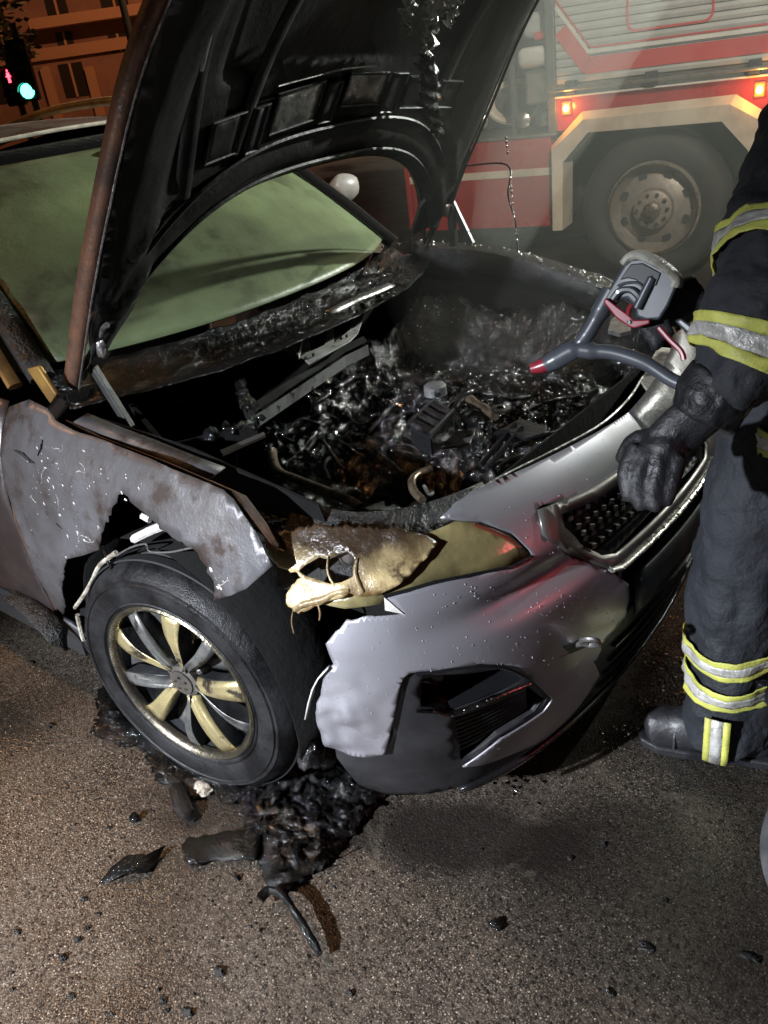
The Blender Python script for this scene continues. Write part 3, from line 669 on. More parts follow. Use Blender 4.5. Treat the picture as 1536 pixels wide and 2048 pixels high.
shreds('flaked_paint', 210, 955, 7, (40,26), 6, 3, wing); shreds('flaked_paint', 435, 1165, 10, (14,14), 5, 4, wing)
# black splits in the sheet
for pts in ([(30,900),(48,908),(62,920),(72,925)],[(90,878),(88,895),(80,910)],[(115,1045),(128,1055)]):
    q = [on_side(*p) for p in pts]; MB().tube([side(a,b,.0035)+dent(side(a,b)) for a,b in q], [.002]+[.006]*(len(q)-2)+[.001], 6, flat=.4).build('split', 'char', wing)
# inner flange of the wing (bonnet seat) and the gap beside it
fl = [at_y(-.775,*p) for p in ((163,838),(230,866),(300,893),(370,922),(438,948))]
MB().add([p+V((0,dy,dz)) for dy,dz in ((-.022,0),(.020,.006)) for p in fl], [(i,i+1,6+i,5+i) for i in range(4)]).build('wing_flange', 'burnt_paint', car, solid=.004, subd=0)
gp = [side(x, z, -.018)+V((0,.006,-.010)) for x, z in ((-.30,.99),(-.19,.979),(.08,.967),(.32,.943),(.44,.86))]
MB().add([p+V((0,dy,dz)) for dy,dz in ((-.005,0),(.03,-.03)) for p in gp], [(i,i+1,6+i,5+i) for i in range(4)]).build('wing_gutter', 'rust_paint', car, solid=.003)
# door, sill, lower plastic hanging off
panel('door', side, [(-.526,.40),(-.522,.62),(-.522,.69),(-.528,.80),(-.536,.88),(-.54,1.0),(-1.62,1.02),(-1.62,.38),(-.56,.37)], 'door_paint', car, step=.06, thick=.004)
MB().tube([side(-.518,z,.0005) for z in (.40,.55,.70,.85,.98)], .003, 6).build('door_seam', 'flange_lit_brown', car)
panel('sill', side, [(-.40,.30,.006),(-.47,.365),(-.62,.362),(-1.62,.35),(-1.62,.20),(-.60,.20),(-.42,.22,.008)], 'black_plastic', car, step=.05, thick=.012)
hb = crom([on_pt for on_pt in (at_y(-.90,25,1190), at_y(-.915,70,1222), at_y(-.92,110,1262), at_y(-.915,133,1300))], 4)
MB().tube(hb, [(.012,.030)]*5+[(.012,.034)]*5+[(.010,.02),(.008,.012),(.004,.006)], 8).build('melted_trim', 'char', car)
# --- bumper: painted skin
top_r = [(880,1036),(905,1012),(940,985),(1000,958),(1075,925),(1150,888),(1215,852)]
near = OB(top_r)
far = [(-s, z) for s, z in near[::-1]]
hl_edge = OB([(909,1040),(962,1043),(1024,1067),(1058,1100),(1066,1114),(1024,1134),(940,1150),(869,1165),(815,1180),(768,1192)])
notch = OB([(772,1196),(808,1227),(750,1232),(694,1238,.003)]); torn = OB([(672,1262,.003),(652,1287),(667,1328),(650,1345),(634,1420,.002),(637,1443,.002),(652,1487),(675,1504)])
botl = OB([(725,1511),(770,1508),(778,1480),(789,1433),(800,1375),(806,1357),(818,1346),(840,1342),(960,1327),(1005,1328),(1030,1336),(1060,1355),(1085,1380),(1104,1399),(1086,1424),(1000,1478),(925,1533)])
botr = OB([(960,1530),(1024,1507),(1091,1478),(1157,1413),(1198,1350),(1186,1323),(1204,1286),(1250,1232),(1258,1190)])
grl = OB([(1256,1168),(1225,1146),(1213,1139),(1140,1110),(1084,1072),(1072,1018),(1085,1010),(1190,985),(1262,960)])
print('grl', grl); print('near', near); print('botr', botr)
# the skin is cut along the centre: right half here, left half mirrored (intact)
rh_out = [(-s if False else s, z) for s, z, *_ in near]
cz = near[-1][1]
skin_r = near + [(0,.85),(0,.735)] + [p[:2] for p in grl[::-1][:]] + botr[::-1] + botl[::-1] + [p for p in torn[::-1]] + [p for p in notch[::-1]] + hl_edge[::-1]
def bdisp(p):
    k = max(0, min(1, (.70-p.x)/.16))*max(0,min(1,(.64-p.z)/.1)); return V((.3,-1,0))*k*(.012*nz3(p,15,7)+.006*nz3(p,34,9))
panel('bumper_skin', lambda s,z: bum(s,z), skin_r, 'paint', car, step=.012, thick=.004, seed=3, disp=bdisp, ang=180, label='violet grey painted front bumper with torn edge at the wheel')
lo_l = [(-.0,.735)]
skin_l = [(-p[0], p[1]) for p in (near + [(-.002,.85),(-.002,.735)] + [q[:2] for q in grl[::-1]] + botr[::-1] + OB([(921,1535),(1000,1478),(1086,1424),(1104,1399),(1030,1336),(960,1327),(840,1342),(806,1357),(789,1433),(770,1508),(725,1511)])[:] + [(-1.1,.38),(-1.15,.70),(-.957,.712)] + OB([(772,1196),(869,1165),(1024,1134),(1066,1114),(1024,1067),(909,1040)]))]
panel('bumper_skin', lambda s,z: bum(s,z), skin_l, 'burnt_paint', car, step=.03, thick=.004)
# water beads on the paint
bd = MB(); rb = random.Random(17); SK = [p[:2] for p in skin_r]
while len(bd.v) < 42*110:
    sx, zz = rb.uniform(-1.05,-.15), rb.uniform(.24,.86)
    if not inpoly(sx, zz, SK): continue
    k = .0005+.0010*rb.random()**2; bd.lump(bum(sx,zz,.0025)+bdisp(bum(sx,zz)), (k,k,k*rb.uniform(1,1.6)), 1, .2, 2, len(bd.v))
bd.build('water_beads', 'droplet', car, kind='stuff')
# curled torn lip by the wheel
MB().add([bum(*on_bum(*p),o) for o in (0,.012) for p in ((660,1330),(640,1352),(630,1372),(622,1400),(616,1432))], [(i,i+1,6+i,5+i) for i in range(4)]).build('torn_lip', 'white_plastic', car, solid=.003)
pk = OB([(768,1192),(807,1226),(770,1218)]); MB().add([bum(a,b,.004) for a,b in pk], [(0,1,2)]).build('lamp_flap', 'white_plastic', car, smooth=False, solid=.003)
# --- black lower bumper with fog pocket and slatted intake
pocket = OB([(846,1354),(1000,1342),(1030,1348),(1052,1364),(905,1424),(842,1418)])
intake = OB([(912,1440),(1062,1376),(1092,1400),(1072,1426),(1000,1472),(924,1524)])
low = OB([(680,1500),(690,1520),(702,1556),(770,1576),(870,1577),(960,1556),(1024,1516),(1096,1486),(1165,1415)],off=-.008)
low = [(-1.04,.375),(-1.05,.33),(-1.03,.215),(-.95,.185),(-.80,.175),(-.60,.165),(-.30,.16),(0,.16),(0,.45),(-.20,.45),(-.33,.42),(-.42,.30),(-.44,.40),(-.56,.53),(-.62,.57),(-.70,.60),(-.83,.63),(-.88,.60),(-.905,.42),(-.96,.385)]
panel('lower_bumper', lambda s,z: bum(s,z,-.009), low, 'black_plastic', car, holes=[[p[:2] for p in pocket],[p[:2] for p in intake]], step=.03, thick=.004, label='black plastic lower bumper with fog lamp pocket')
panel('lower_bumper', lambda s,z: bum(-s,z,-.009), [(s-.001 if s==0 else s,z) for s,z in low], 'black_plastic', car, step=.05, thick=.004)
panel('lower_lip', lambda s,z: bum(s,.165,.0)+V((0,0,z)) if False else bum(s,z,.006), [(-.75,.172),(-.6,.166),(0,.16),(.6,.166),(1.0,.17),(1.0,.19),(.6,.186),(0,.182),(-.6,.184),(-.75,.187)], 'gloss_black', car, step=.04, thick=.012)
def recess(name, poly, o0, o1, m, back, parent):
    n = len(poly); w_ = MB().add([bum(s,z,o) for o in (o0,o1) for s,z in poly], [(i,(i+1)%n,n+(i+1)%n,n+i) for i in range(n)]).build(name+'_wall', m, parent, smooth=False)
    panel(name, lambda s,z: bum(s,z,o1), poly, back, parent, step=.03, thick=.003); return w_
recess('fog_pocket', [p[:2] for p in pocket], -.007, -.075, 'gloss_black', 'gloss_black', car)
recess('intake', [p[:2] for p in intake], -.007, -.06, 'black_plastic', 'truck_dark', car)
for i in range(10):
    t0 = i/9.0; a = V(on_bum(916+t0*10, 1448+t0*74)); b = V(on_bum(1066+t0*2, 1382+t0*50))
    k = [bum(*(a+(b-a)*u), -.028) for u in [j/8 for j in range(9)]]
    if i in (9,): k = k[:6]
    MB().add([p+V((0,0,dz))+d for p in k for dz,d in ((.0035,V((0,0,0))),(-.0035,V((0,0,0))))], [(2*j,2*j+1,2*j+3,2*j+2) for j in range(8 if len(k) == 9 else 5)]).build('slat', 'gloss_black', car, smooth=False, solid=.012)
tr = [bum(*on_bum(*p), .004) for p in ((832,1420),(868,1421),(902,1426),(960,1404),(1012,1382),(1058,1364))]
MB().tube(crom(tr,4), [(.0025,.006)]*5+[(.005,.007)]*10+[(.003,.005)]*6, 8).build('fog_trim', 'chrome_soot', car)
tr = [bum(*on_bum(*p), .002) for p in ((832,1348),(900,1338),(960,1332),(1004,1333),(1040,1348),(1062,1362))]
MB().tube(crom(tr,4), .0035, 8).build('fog_trim', 'gloss_black', car)
fp = bum(*on_bum(870,1375), -.05); MB().lathe([(.001,.01),(.03,.008),(.036,-.005),(.036,-.03)], 24, fp, Matrix((V((.7,.7,0)).normalized(), V((0,0,1)), V((.7,-.7,0)).normalized())).transposed()).build('fog_lamp', 'glass_dark', car)
# --- grille
gout = OB([(1072,1018),(1084,1072),(1140,1110),(1213,1139)]); print('gout', gout)
GO = [p for p in gout]+[(-.27,.62)]; GO = [(-.456,.806),(-.474,.763),(-.414,.696),(-.309,.615),(-.27,.60),(.27,.60),(.309,.615),(.414,.696),(.474,.763),(.456,.806),(.30,.79),(0,.775),(-.30,.79)]
GI = [(-.405,.778),(-.41,.755),(-.37,.70),(-.312,.645),(-.27,.632),(.27,.632),(.312,.645),(.37,.70),(.41,.755),(.405,.778),(.28,.762),(0,.75),(-.28,.762)]
panel('grille_frame', lambda s,z: bum(s,z,.004), GO, 'satin_grey', car, holes=[GI], step=.03, thick=.008)
panel('grille_back', lambda s,z: bum(s,z,-.04), GI, 'truck_dark', car, step=.05, thick=.003)
w_ = len(GI); MB().add([bum(s,z,o) for o in (0,-.04) for s,z in GI], [(i,(i+1)%w_,w_+(i+1)%w_,w_+i) for i in range(w_)]).build('grille_wall', 'gloss_black', car, smooth=False)
rnd = random.Random(4)
for r in range(5):
    z = .655+r*.024; n = 24; 
    for c in range(n):
        s = -.40+.8*(c+.5*(r%2))/n
        if not inpoly(s-.012, z-.006, GI) or not inpoly(s+.012, z+.008, GI): continue
        p = bum(s, z, -.016); t = (bum(s+.01,z)-bum(s-.01,z)).normalized(); nn = t.cross(V((0,0,1)))
        MB().box(p, (.020,.012,.013), Matrix((t, -nn, V((0,0,1)))).transposed() @ Matrix.Rotation(.35,3,'Y')).build('grille_block', 'satin_grey' if rnd.random() < .75 else 'chrome_soot', car, smooth=False, bevel=.002)
MB().tube([bum(s,z,.010) for s,z in [(-.309,.615),(-.27,.603),(-.15,.603),(0,.603),(.15,.603),(.27,.603),(.309,.615)]], [(.006,.012)]*7, 8).build('grille_chrome', 'chrome_soot', car)
panel('number_plate', lambda s,z: bum(s,z,.012), [(-.22,.445),(.26,.445),(.26,.555),(-.22,.555)], 'black_plastic', car, step=.05, thick=.006)
panel('lower_grille', lambda s,z: bum(s,z,-.012), [(-.33,.45),(-.20,.44),(.2,.44),(.33,.45),(.25,.60),(-.25,.60)], 'gloss_black', car, step=.05, thick=.003)
for i in range(4): MB().tube([bum(s,.225+i*.05,-.002) for s in [-.27+.54*j/16 for j in range(17)]], [(.004,.009)]*17, 6).build('lower_slat', 'gloss_black', car)
# tow eye screwed into its socket, the little cover missing
te = V(on_bum(1178,1283)); c0 = bum(te.x, te.y, 0)
sq = OB([(1124,1292),(1160,1278),(1176,1290),(1138,1306)]); MB().add([bum(a,b,.003) for a,b in sq], [(0,1,2,3)]).build('tow_socket', 'truck_dark', car, smooth=False, solid=.003)
q = bum(*on_bum(1150,1288), .004); rc = at_d((q-CAM).length-.045, 1180, 1284); dr = (rc-q).normalized(); up = V((0,0,1)); sd = dr.cross(up).normalized()
ey = MB().tube([rc+dr*(.026*math.cos(t))+(sd*.5+up*.5).normalized()*.020*math.sin(t) for t in [2*math.pi*k/20 for k in range(21)]], .0062, 8, False); ey.tube([q-dr*.03, rc-dr*.017], .006, 8); ey.build('tow_eye', 'bare_metal', car)
fl_ = OB([(1120,1312),(1180,1288),(1200,1296),(1190,1318),(1150,1330)]); MB().add([bum(a,b,.003) for a,b in fl_], [tuple(range(len(fl_)))]).build('tow_cover', 'paint', car, smooth=False, solid=.003)
# --- right headlamp: sooty lens, the outer half melted
lens = OB([(770,1190),(869,1160),(940,1146),(1024,1129),(1060,1112),(1050,1095),(1020,1068),(962,1046),(909,1042),(852,1066),(790,1108),(740,1150),(640,1205),(690,1216),(764,1206)],off=-.012)
panel('headlamp_lens', lambda s,z: bum(s,z,-.010), [p[:2] for p in lens], 'lens_sooty', car, step=.025, thick=.004, label='yellowed sooty headlamp lens')
MB().tube([bum(*on_bum(*p), .0) for p in ((768,1194),(815,1181),(869,1165),(940,1151),(1024,1134),(1062,1114))], .0045, 8).build('headlamp_trim', 'gloss_black', car)
MB().tube([bum(*on_bum(*p), -.004) for p in ((950,1050),(985,1062),(1020,1078),(1045,1096))], [.004,.006,.006,.003], 8).build('red_glint', 'glint_red', car)  # thin dark red strip in place of a small red glint
panel('headlamp_back', lambda s,z: bum(s,z,-.075), [(-1.2,.70),(-.5,.70),(-.5,.85),(-1.2,.86)], 'char', car, step=.06, thick=.003)
melt = OB([(530,1078,.004),(560,1058,.004),(640,1048,.003),(700,1050,.003),(800,1054,.003),(853,1072,.002),(872,1084),(856,1112),(820,1148),(782,1172),(750,1186),(720,1188),(700,1180),(690,1190),(655,1199),(640,1208,.002),(600,1224,.003),(582,1210,.003),(577,1186,.003),(588,1168,.003),(604,1156,.002),(596,1144,.003),(566,1132,.004)])
mh = [OB(h) for h in ([(598,1141),(612,1127),(636,1111),(656,1113),(676,1107),(692,1101),(705,1110),(708,1130),(701,1150),(684,1160),(662,1163),(640,1158),(612,1153)],)]
panel('lamp_bowl', lambda s,z: bum(s,z,-.022), OB([(715,1095),(800,1095),(790,1160),(730,1160)]), 'satin_grey', car, step=.02, thick=.003)
mdisp = lambda p: V((.010*nz3(p,13,1)+.002*nz3(p,45,2), -.011*nz3(p,11,3)-.002*nz3(p,40,5), .004*nz3(p,16,4)))
panel('melted_lens', lambda s,z: bum(s,z,.005), melt, 'melt_plastic', car, holes=[[p[:2] for p in h] for h in mh], step=.008, thick=.005, seed=9, disp=mdisp, label='cream and brown melted headlamp plastic sagging in folds', ang=180)
dd = MB()
for pts, r in (([(716,1112),(712,1140),(720,1166),(728,1180)],.006),([(700,1176),(672,1182),(650,1194),(612,1204),(592,1216)],.008),([(660,1108),(658,1130),(662,1150),(672,1168)],.0028),([(640,1206),(644,1222),(642,1236)],.003),([(590,1218),(588,1240),(592,1262)],.002)):
    dd.tube(crom([bum(*on_bum(*p), .008) for p in pts],4), [r*(.5+.7*abs(nz3((k*.37,r*100,0),1,3))+.3*math.sin(math.pi*k/(4*(len(pts)-1)))) for k in range(4*(len(pts)-1)+1)], 12)
dd.build('melted_drip', 'melt_plastic', car)
# reflector bowl seen through the hole
MB().lump(bum(*on_bum(690,1128), -.05), (.03,.03,.03), 3, .1).build('reflector', 'satin_grey', car)
# --- charred remains between wheel and bumper
rnd = random.Random(12)
cm = MB()
for i in range(26):
    t = rnd.random(); p = at_d(2.06+rnd.random()*.10, 560+80*t+rnd.gauss(0,16), 1180+t*330+rnd.gauss(0,14)); cm.lump(p, (.02+.018*rnd.random(), .02+.018*rnd.random(), .02+.03*rnd.random()), 2, .6, 2.4, i)
cm.build('melted_liner', 'char_wet', car, kind='stuff')
for pts, r in (([(600,1190),(590,1250),(588,1330)],.003),([(570,1180),(572,1240),(600,1300),(640,1330)],.006),([(560,1140),(640,1230),(655,1300)],.009)):
    MB().tube(crom([at_d(2.05,*p) for p in pts],5), r, 7).build('burnt_cable', 'char_wet', car)
# --- windscreen, pillars, roof
def ws(u, v): # u across -1..1 (right to left), v 0 base .. 1 top
    b = V((-.47+.20*(1-abs(u)**2.4), .70*u, 1.075)); t = V((-1.16+.10*(1-u*u), .57*u, 1.515))
    return b+(t-b)*v + V((.5,0,.8))*(.035*math.sin(math.pi*v))
panel('windscreen', ws, [(-1,0),(-.5,0),(0,0),(.5,0),(1,0),(1,.5),(1,1),(0,1),(-1,1),(-1,.5)], 'glass_fog', car, step=.06, thick=.005, label='windscreen fogged green by soot and heat')
for sg in (-1, 1):
    pts = [ws(sg*1.03, v)+V((0,sg*.012,.008)) for v in (-.06,.2,.5,.8,1.0)]
    MB().tube(pts, [(.024,.034)]*5, 10).build('door_pillar', 'char' if sg < 0 else 'gloss_black', car)
    MB().tube([ws(sg*1.08, v)+V((0,sg*.035,-.015)) for v in (-.03,.2,.5,.8,1.0)], [(.012,.020)]*5, 8).build('pillar_trim', 'amber_lit' if sg < 0 else 'gloss_black', car)
    MB().tube([ws(sg*1.12, v)+V((0,sg*.066,-.040)) for v in (-.03,.2,.5,.8,1.0)], [(.006,.008)]*5, 8).build('window_trim', 'chrome_soot', car)
qs = [at_y(-.80,*p) for p in ((52,738),(75,733),(112,790),(100,808))]
MB().prism(qs, (0,.012,0)).build('mirror_stub', 'amber_lit', car, smooth=False, bevel=.004)
def roof(u, v): # v 0 front .. 1 rear
    x = -1.08-v*1.75-.10*u*u*(1-v); return V((x, (.575+.04*math.sin(math.pi*v))*u, 1.535+.105*math.sin(math.pi*min(1,.12+v*.8))*.9-.028*u*u-.03*v))
panel('roof', roof, [(-1,.07),(0,.07),(1,.07),(1,1),(-1,1)], 'roof_black', car, step=.08, thick=.006)
panel('roof_header', lambda u,v: ws(u, 1+v*.13)+V((0,0,-.004*v)), [(-1,.0),(0,0),(1,0),(1,.9),(0,.9),(-1,.9)], 'gloss_black', car, step=.1, thick=.004)
MB().tube([roof(u,.065)+V((0,0,.004)) for u in [-1+.1*k for k in range(21)]], [(.007,.011)]*21, 8).build('header_trim', 'header_glint', car)
for sg in (-1, 1):
    MB().tube(crom([roof(sg*.93,v)+V((0,sg*.01,dz)) for v, dz in ((.02,.01),(.08,.045),(.3,.055),(.6,.055),(.85,.05),(.95,.01))],6), [(.018,.030)]*31, 10).build('roof_rail', 'amber_lit', car)
MB().lump(ws(.12,.955)+V((.02,0,-.0)), (.03,.10,.025), 2, .05).build('sensor_housing', 'gloss_black', car)
MB().lump(roof(.2,.86)+V((0,0,.02)), (.05,.02,.022), 2, .1).build('roof_aerial', 'gloss_black', car)
# body behind: cabin sides, tail, so that the car is whole
for sg in (-1, 1):
    P = [ws(sg*1.06,.0),ws(sg*1.06,1),roof(sg,.5),roof(sg,1),V((-3.1,sg*.72,1.02)),V((-1.6,sg*.80,1.02))]
    MB().add([V((p.x,p.y+sg*.012,p.z-.01)) for p in P], [tuple(range(6))]).build('side_window', 'glass_dark', car, smooth=False, solid=.005)
MB().add([roof(-1,1),roof(1,1),V((-3.15,.74,1.0)),V((-3.15,-.74,1.0))], [(0,1,2,3)]).build('rear_window', 'glass_dark', car, smooth=False, solid=.006)
MB().prism([(-3.5,-.80,.3),(-3.5,.80,.3),(-1.62,.80,.3),(-1.62,-.80,.3)], (0,0,.70)).build('rear_body', 'door_paint', car, bevel=.09, seg=4)
MB().prism([(-1.62,-.86,.22),(-1.62,.86,.22),(-.50,.86,.22),(-.50,-.86,.22)], (0,0,.12)).build('floor_pan', 'truck_dark', car, smooth=False)
panel('door', lambda x,z: V((side(x,z).x, -side(x,z).y, z)), [(-.52,.38),(-.52,1.0),(-1.62,1.02),(-1.62,.38)], 'door_paint', car, step=.1, thick=.004)
panel('wing', lambda x,z: V((x, -side(x,z).y, z)), [(-.512,.40),(-.514,.99),(-.36,1.005),(-.19,.985),(.08,.97),(.32,.945),(.42,.88),(.466,.80),(.38,.60),(.34,.66),(.20,.74),(0,.76),(-.2,.73),(-.34,.60),(-.39,.45)], 'burnt_paint', car, step=.05, thick=.004, label='burnt left front wing')
# left wing top edge; pale beads stand in for glints along it
lw = crom([at_y(.79,*p) for p in ((838,474),(860,486),(950,490),(1040,506),(1150,540),(1200,560),(1245,592))], 8)
rnd = random.Random(2); cr_ = MB()
for i, p in enumerate(lw):
    for k in range(rnd.choice((0,1,2,5))): cr_.lump(p+V((rnd.gauss(0,.012),rnd.gauss(0,.010),rnd.gauss(0,.003))), [.002+.006*rnd.random()**2 for _ in range(3)], 1, .6, 2, i+k*99)
cr_.build('wing_glints', 'glint_bead', car, kind='stuff')
MB().add([p+d for d in (V((0,.03,-.004)),V((0,-.03,-.012)),V((0,-.05,-.08))) for p in lw], [(r_*len(lw)+i,r_*len(lw)+i+1,(r_+1)*len(lw)+i+1,(r_+1)*len(lw)+i) for r_ in (0,1) for i in range(len(lw)-1)]).build('wing_flange', 'char_wet', car, solid=.003)
mr = at_y(1.03, 688, 376); m_ = MB().lump(mr, (.045,.085,.058), 3, .06).build('door_mirror', 'white_paint', car)
MB().tube([mr+V((.02,-.08,-.04)), mr+V((.03,-.2,-.07))], [.025,.03], 8).build('mirror_arm', 'gloss_black', m_)
# --- bonnet, raised
HA = math.radians(53.7); HD = V((math.cos(HA),0,math.sin(HA))); HN = V((-math.sin(HA),0,math.cos(HA))); HP = V((-.326,0,1.049))
def hood(t, y, off=0):
    yy = min(1, abs(y)/.735); return HP+HD*t+V((0,y,0))+HN*(off+.040*(1-yy*yy)-.42*max(0,t-.7)**2-.03*max(0,yy-.9)*10*.3)
def arc(y): return .45*(1-min(1,abs(y)/.745)**3.3)
def hy(t): return .735-.09*max(0,(t-.25)/.85)**1.6
ys = [-.735+1.47*k/40 for k in range(41)]
out_ = [(arc(y), y) for y in ys]+[(t, hy(t)) for t in (.15,.3,.45,.6,.75,.9,1.02,1.1)]+[(1.15,.45),(1.17,.2),(1.17,-.2),(1.15,-.45)]+[(t,-hy(t)) for t in (1.1,1.02,.9,.75,.6,.45,.3,.15)]
bonnet = panel('bonnet', lambda t,y: hood(t,y,.016), out_, 'flange_lit_brown', car, step=.05, thick=.002, label='raised bonnet with sooty black underside')
def hin(t, y): # pressed inner panel
    a = arc(y); d = t-a; k = -.016
    k -= .018*math.exp(-((d-.075)/.035)**2)+.012*math.exp(-((d-.20)/.02)**2)
    k -= .022*max(0,min(1,(abs(y)-(hy(t)-.17))/.04))*max(0,min(1,(hy(t)-.02-abs(y))/.03))
    k += .020*max(0,min(1,(t-.74)/.02))*max(0,min(1,(.46-abs(y))/.04))
    k += .004*nz3((t*3,y*3,0),2,3)
    return hood(t, y, k)
panel('inner_panel', hin, [(t+.008 if i < 41 else t, y*.985) for i,(t,y) in enumerate(out_)], 'soot_metal', bonnet, step=.022, thick=.002, ang=180)
te_ = [.0+.05*k for k in range(23)]
MB().add([p for t in te_ for p in (hood(t,-hy(t),-.014), hood(t,-hy(t)-.012,.004), hood(t,-hy(t)-.008,.030))], [(3*i+k,3*i+k+1,3*i+k+4,3*i+k+3) for i in range(22) for k in (0,1)]).build('bonnet_edge', 'flange_lit_brown', bonnet, solid=.002, ang=60)
MB().tube([hood(t,-hy(t)+.001,-.017) for t in te_], .0026, 6).build('hem', 'bare_metal', bonnet)
MB().tube([hood(t,hy(t)-.001,-.017) for t in te_], .005, 6).build('hem', 'soot_metal', bonnet)
MB().tube([hood(arc(y)+.002,y,-.004) for y in ys], .006, 8).build('hem', 'soot_metal', bonnet)
# pressed pockets with bare reflective floors
for t0,t1,y0,y1,m in ((.615,.715,-.262,-.105,'soot_pad'),(.60,.705,-.085,-.035,'truck_dark'),(.635,.72,-.015,.145,'soot_pad'),(.61,.72,.165,.225,'truck_dark'),(.62,.71,.245,.36,'soot_metal'),(.585,.70,-.33,-.285,'truck_dark'),(.60,.70,-.46,-.36,'soot_metal'),(.62,.70,.40,.50,'soot_metal')):
    sk = lambda y: -.10*max(0,abs(y+.05)-.05)*.9
    pd = panel('pocket', lambda t,y: hood(t+sk(y),y,-.028), [(t0,y0),(t0,y1),(t1,y1),(t1,y0)], m, bonnet, step=.03, thick=.004)
    MB().tube([hood(t+sk(y),y,-.03) for t,y in ((t0,y0),(t0,y1),(t1,y1),(t1,y0),(t0,y0))], .004, 6, False).build('pocket_rim', 'soot_metal', bonnet)
MB().tube([hood(.74-.06*abs(y+.05),y,-.034) for y in [-.28+.05*k for k in range(8)]], .0022, 6).build('ridge', 'bare_metal', bonnet)
for dt in (.035, .13): MB().tube([hood(arc(y)+dt,y,-.030) for y in ys[3:-3]], [(.006,.010)]*35, 6).build('ridge', 'soot_metal', bonnet)
for y0, y1 in ((-.50,-.56),(-.36,-.30),(.42,.44)): MB().tube([hood(arc(y0)+.16+u*(1.0-arc(y0)-.16),y0+(y1-y0)*u,-.022) for u in [k/10 for k in range(11)]], [(.010,.022)]*11, 8).build('rib', 'soot_metal', bonnet)
MB().tube([hood(.80,-.54,-.03), hood(.86,-.545,-.03), hood(.9,-.55,-.03)], .006, 6).build('clip', 'soot_pad', bonnet)
# torn strip of insulation hanging from the bonnet
def hang(name, pts, wid, seed, m, lift):
    rnd = random.Random(seed); P = crom([V((*hood_px(*p),0)) for p in pts], 7); s = MB(); n = len(P); K = 5
    for i, p in enumerate(P):
        d = (P[min(i+1,n-1)]-P[max(i-1,0)]).normalized(); q = V((-d.y,d.x,0)); w_ = wid(i/(n-1))
        for k in range(K):
            u = k/(K-1)-.5; pp = p+q*(u*w_*(1+.3*rnd.uniform(-1,1))); s.v.append(tuple(hood(pp.x,pp.y,-lift-.03*abs(math.sin(5*u+i*.7+seed))-.012*rnd.random())))
    s.f = [(i*K+k,i*K+k+1,(i+1)*K+k+1,(i+1)*K+k) for i in range(n-1) for k in range(K-1)]
    return s.build(name, m, bonnet, solid=.002, ang=35)
def hood_px(px, py):
    q = at_plane(HP+HN*.0, HN, px, py)-HP; return (q.dot(HD), q.y)
hang('torn_insulation', [(845,-60),(852,0),(846,60),(838,110),(842,150)], lambda u: .07-.03*u, 1, 'foil', .03)
hang('torn_insulation', [(800,-60),(795,0),(800,30),(804,60)], lambda u: .045*(1-u)+.004, 2, 'foil', .03)
hang('torn_insulation', [(836,100),(842,150),(846,190),(852,230),(858,255)], lambda u: .030+.05*math.sin(3*u)*(1-u), 3, 'char_wet', .04)
hang('torn_insulation', [(880,-40),(884,0),(872,35)], lambda u: .05*(1-u)+.004, 4, 'foil', .04)
# hinges and stays
hg = [at_y(-.70,*p) for p in ((214,552),(206,600),(200,640),(192,690))]
MB().tube(hg, [(.006,.016),(.006,.016),(.006,.018),(.006,.012)], 6).build('hinge_arm', 'grey_plate', bonnet)
MB().bar(at_y(-.70,178,722), at_y(-.69,262,856), .018, .022).build('hinge_arm', 'soot_metal', car, smooth=False, bevel=.003)
MB().lump(at_y(-.70,198,690), (.022,.012,.028), 2, .4).build('hinge_bolt', 'bare_metal', car)
MB().tube(crom([at_y(-.70,190,700), at_y(-.70,205,660), at_y(-.71,214,650)],4), .007, 8).build('hinge_bolt', 'bare_metal', car)
MB().tube([at_y(.735,*p) for p in ((940,298),(925,335),(912,370),(900,400))], [.009,.013,.012,.016], 8).build('hinge_arm', 'soot_metal', bonnet)
MB().lump(at_y(.735,893,415), (.024,.02,.03), 2, .4).build('hinge_bolt', 'soot_pad', car)
MB().bar(at_y(.735,902,412), at_y(.735,908,492), .018, .025).build('hinge_arm', 'soot_metal', car, smooth=False)
MB().prism([at_y(.74,*p) for p in ((898,405),(906,402),(946,486),(934,492))], (0,.012,0)).build('hinge_arm', 'soot_metal', car, smooth=False)
MB().tube(crom([hood(.34,.735,-.01), at_y(.6,1014,330), at_y(.55,1016,390), at_y(.5,1030,440), at_y(.45,1036,500)],6), .0028, 6).build('hanging_wire', 'char_wet', bonnet)
rnd = random.Random(9); dr_ = MB()
for i in range(14):
    t = rnd.random(); dr_.lump(at_y(.6-.15*t, 1012+22*t, 275+215*t), (.004,.004,.006), 1, 0)
dr_.build('water_drop', 'chrome_soot', bonnet, kind='stuff')
MB().prism([hood(.43,.70,-.02),hood(.12,.735,-.02),hood(.10,.735,.0),hood(.06,.66,.0),hood(.2,.6,-.02)], HN*.012).build('bonnet_corner', 'soot_metal', bonnet, smooth=False)
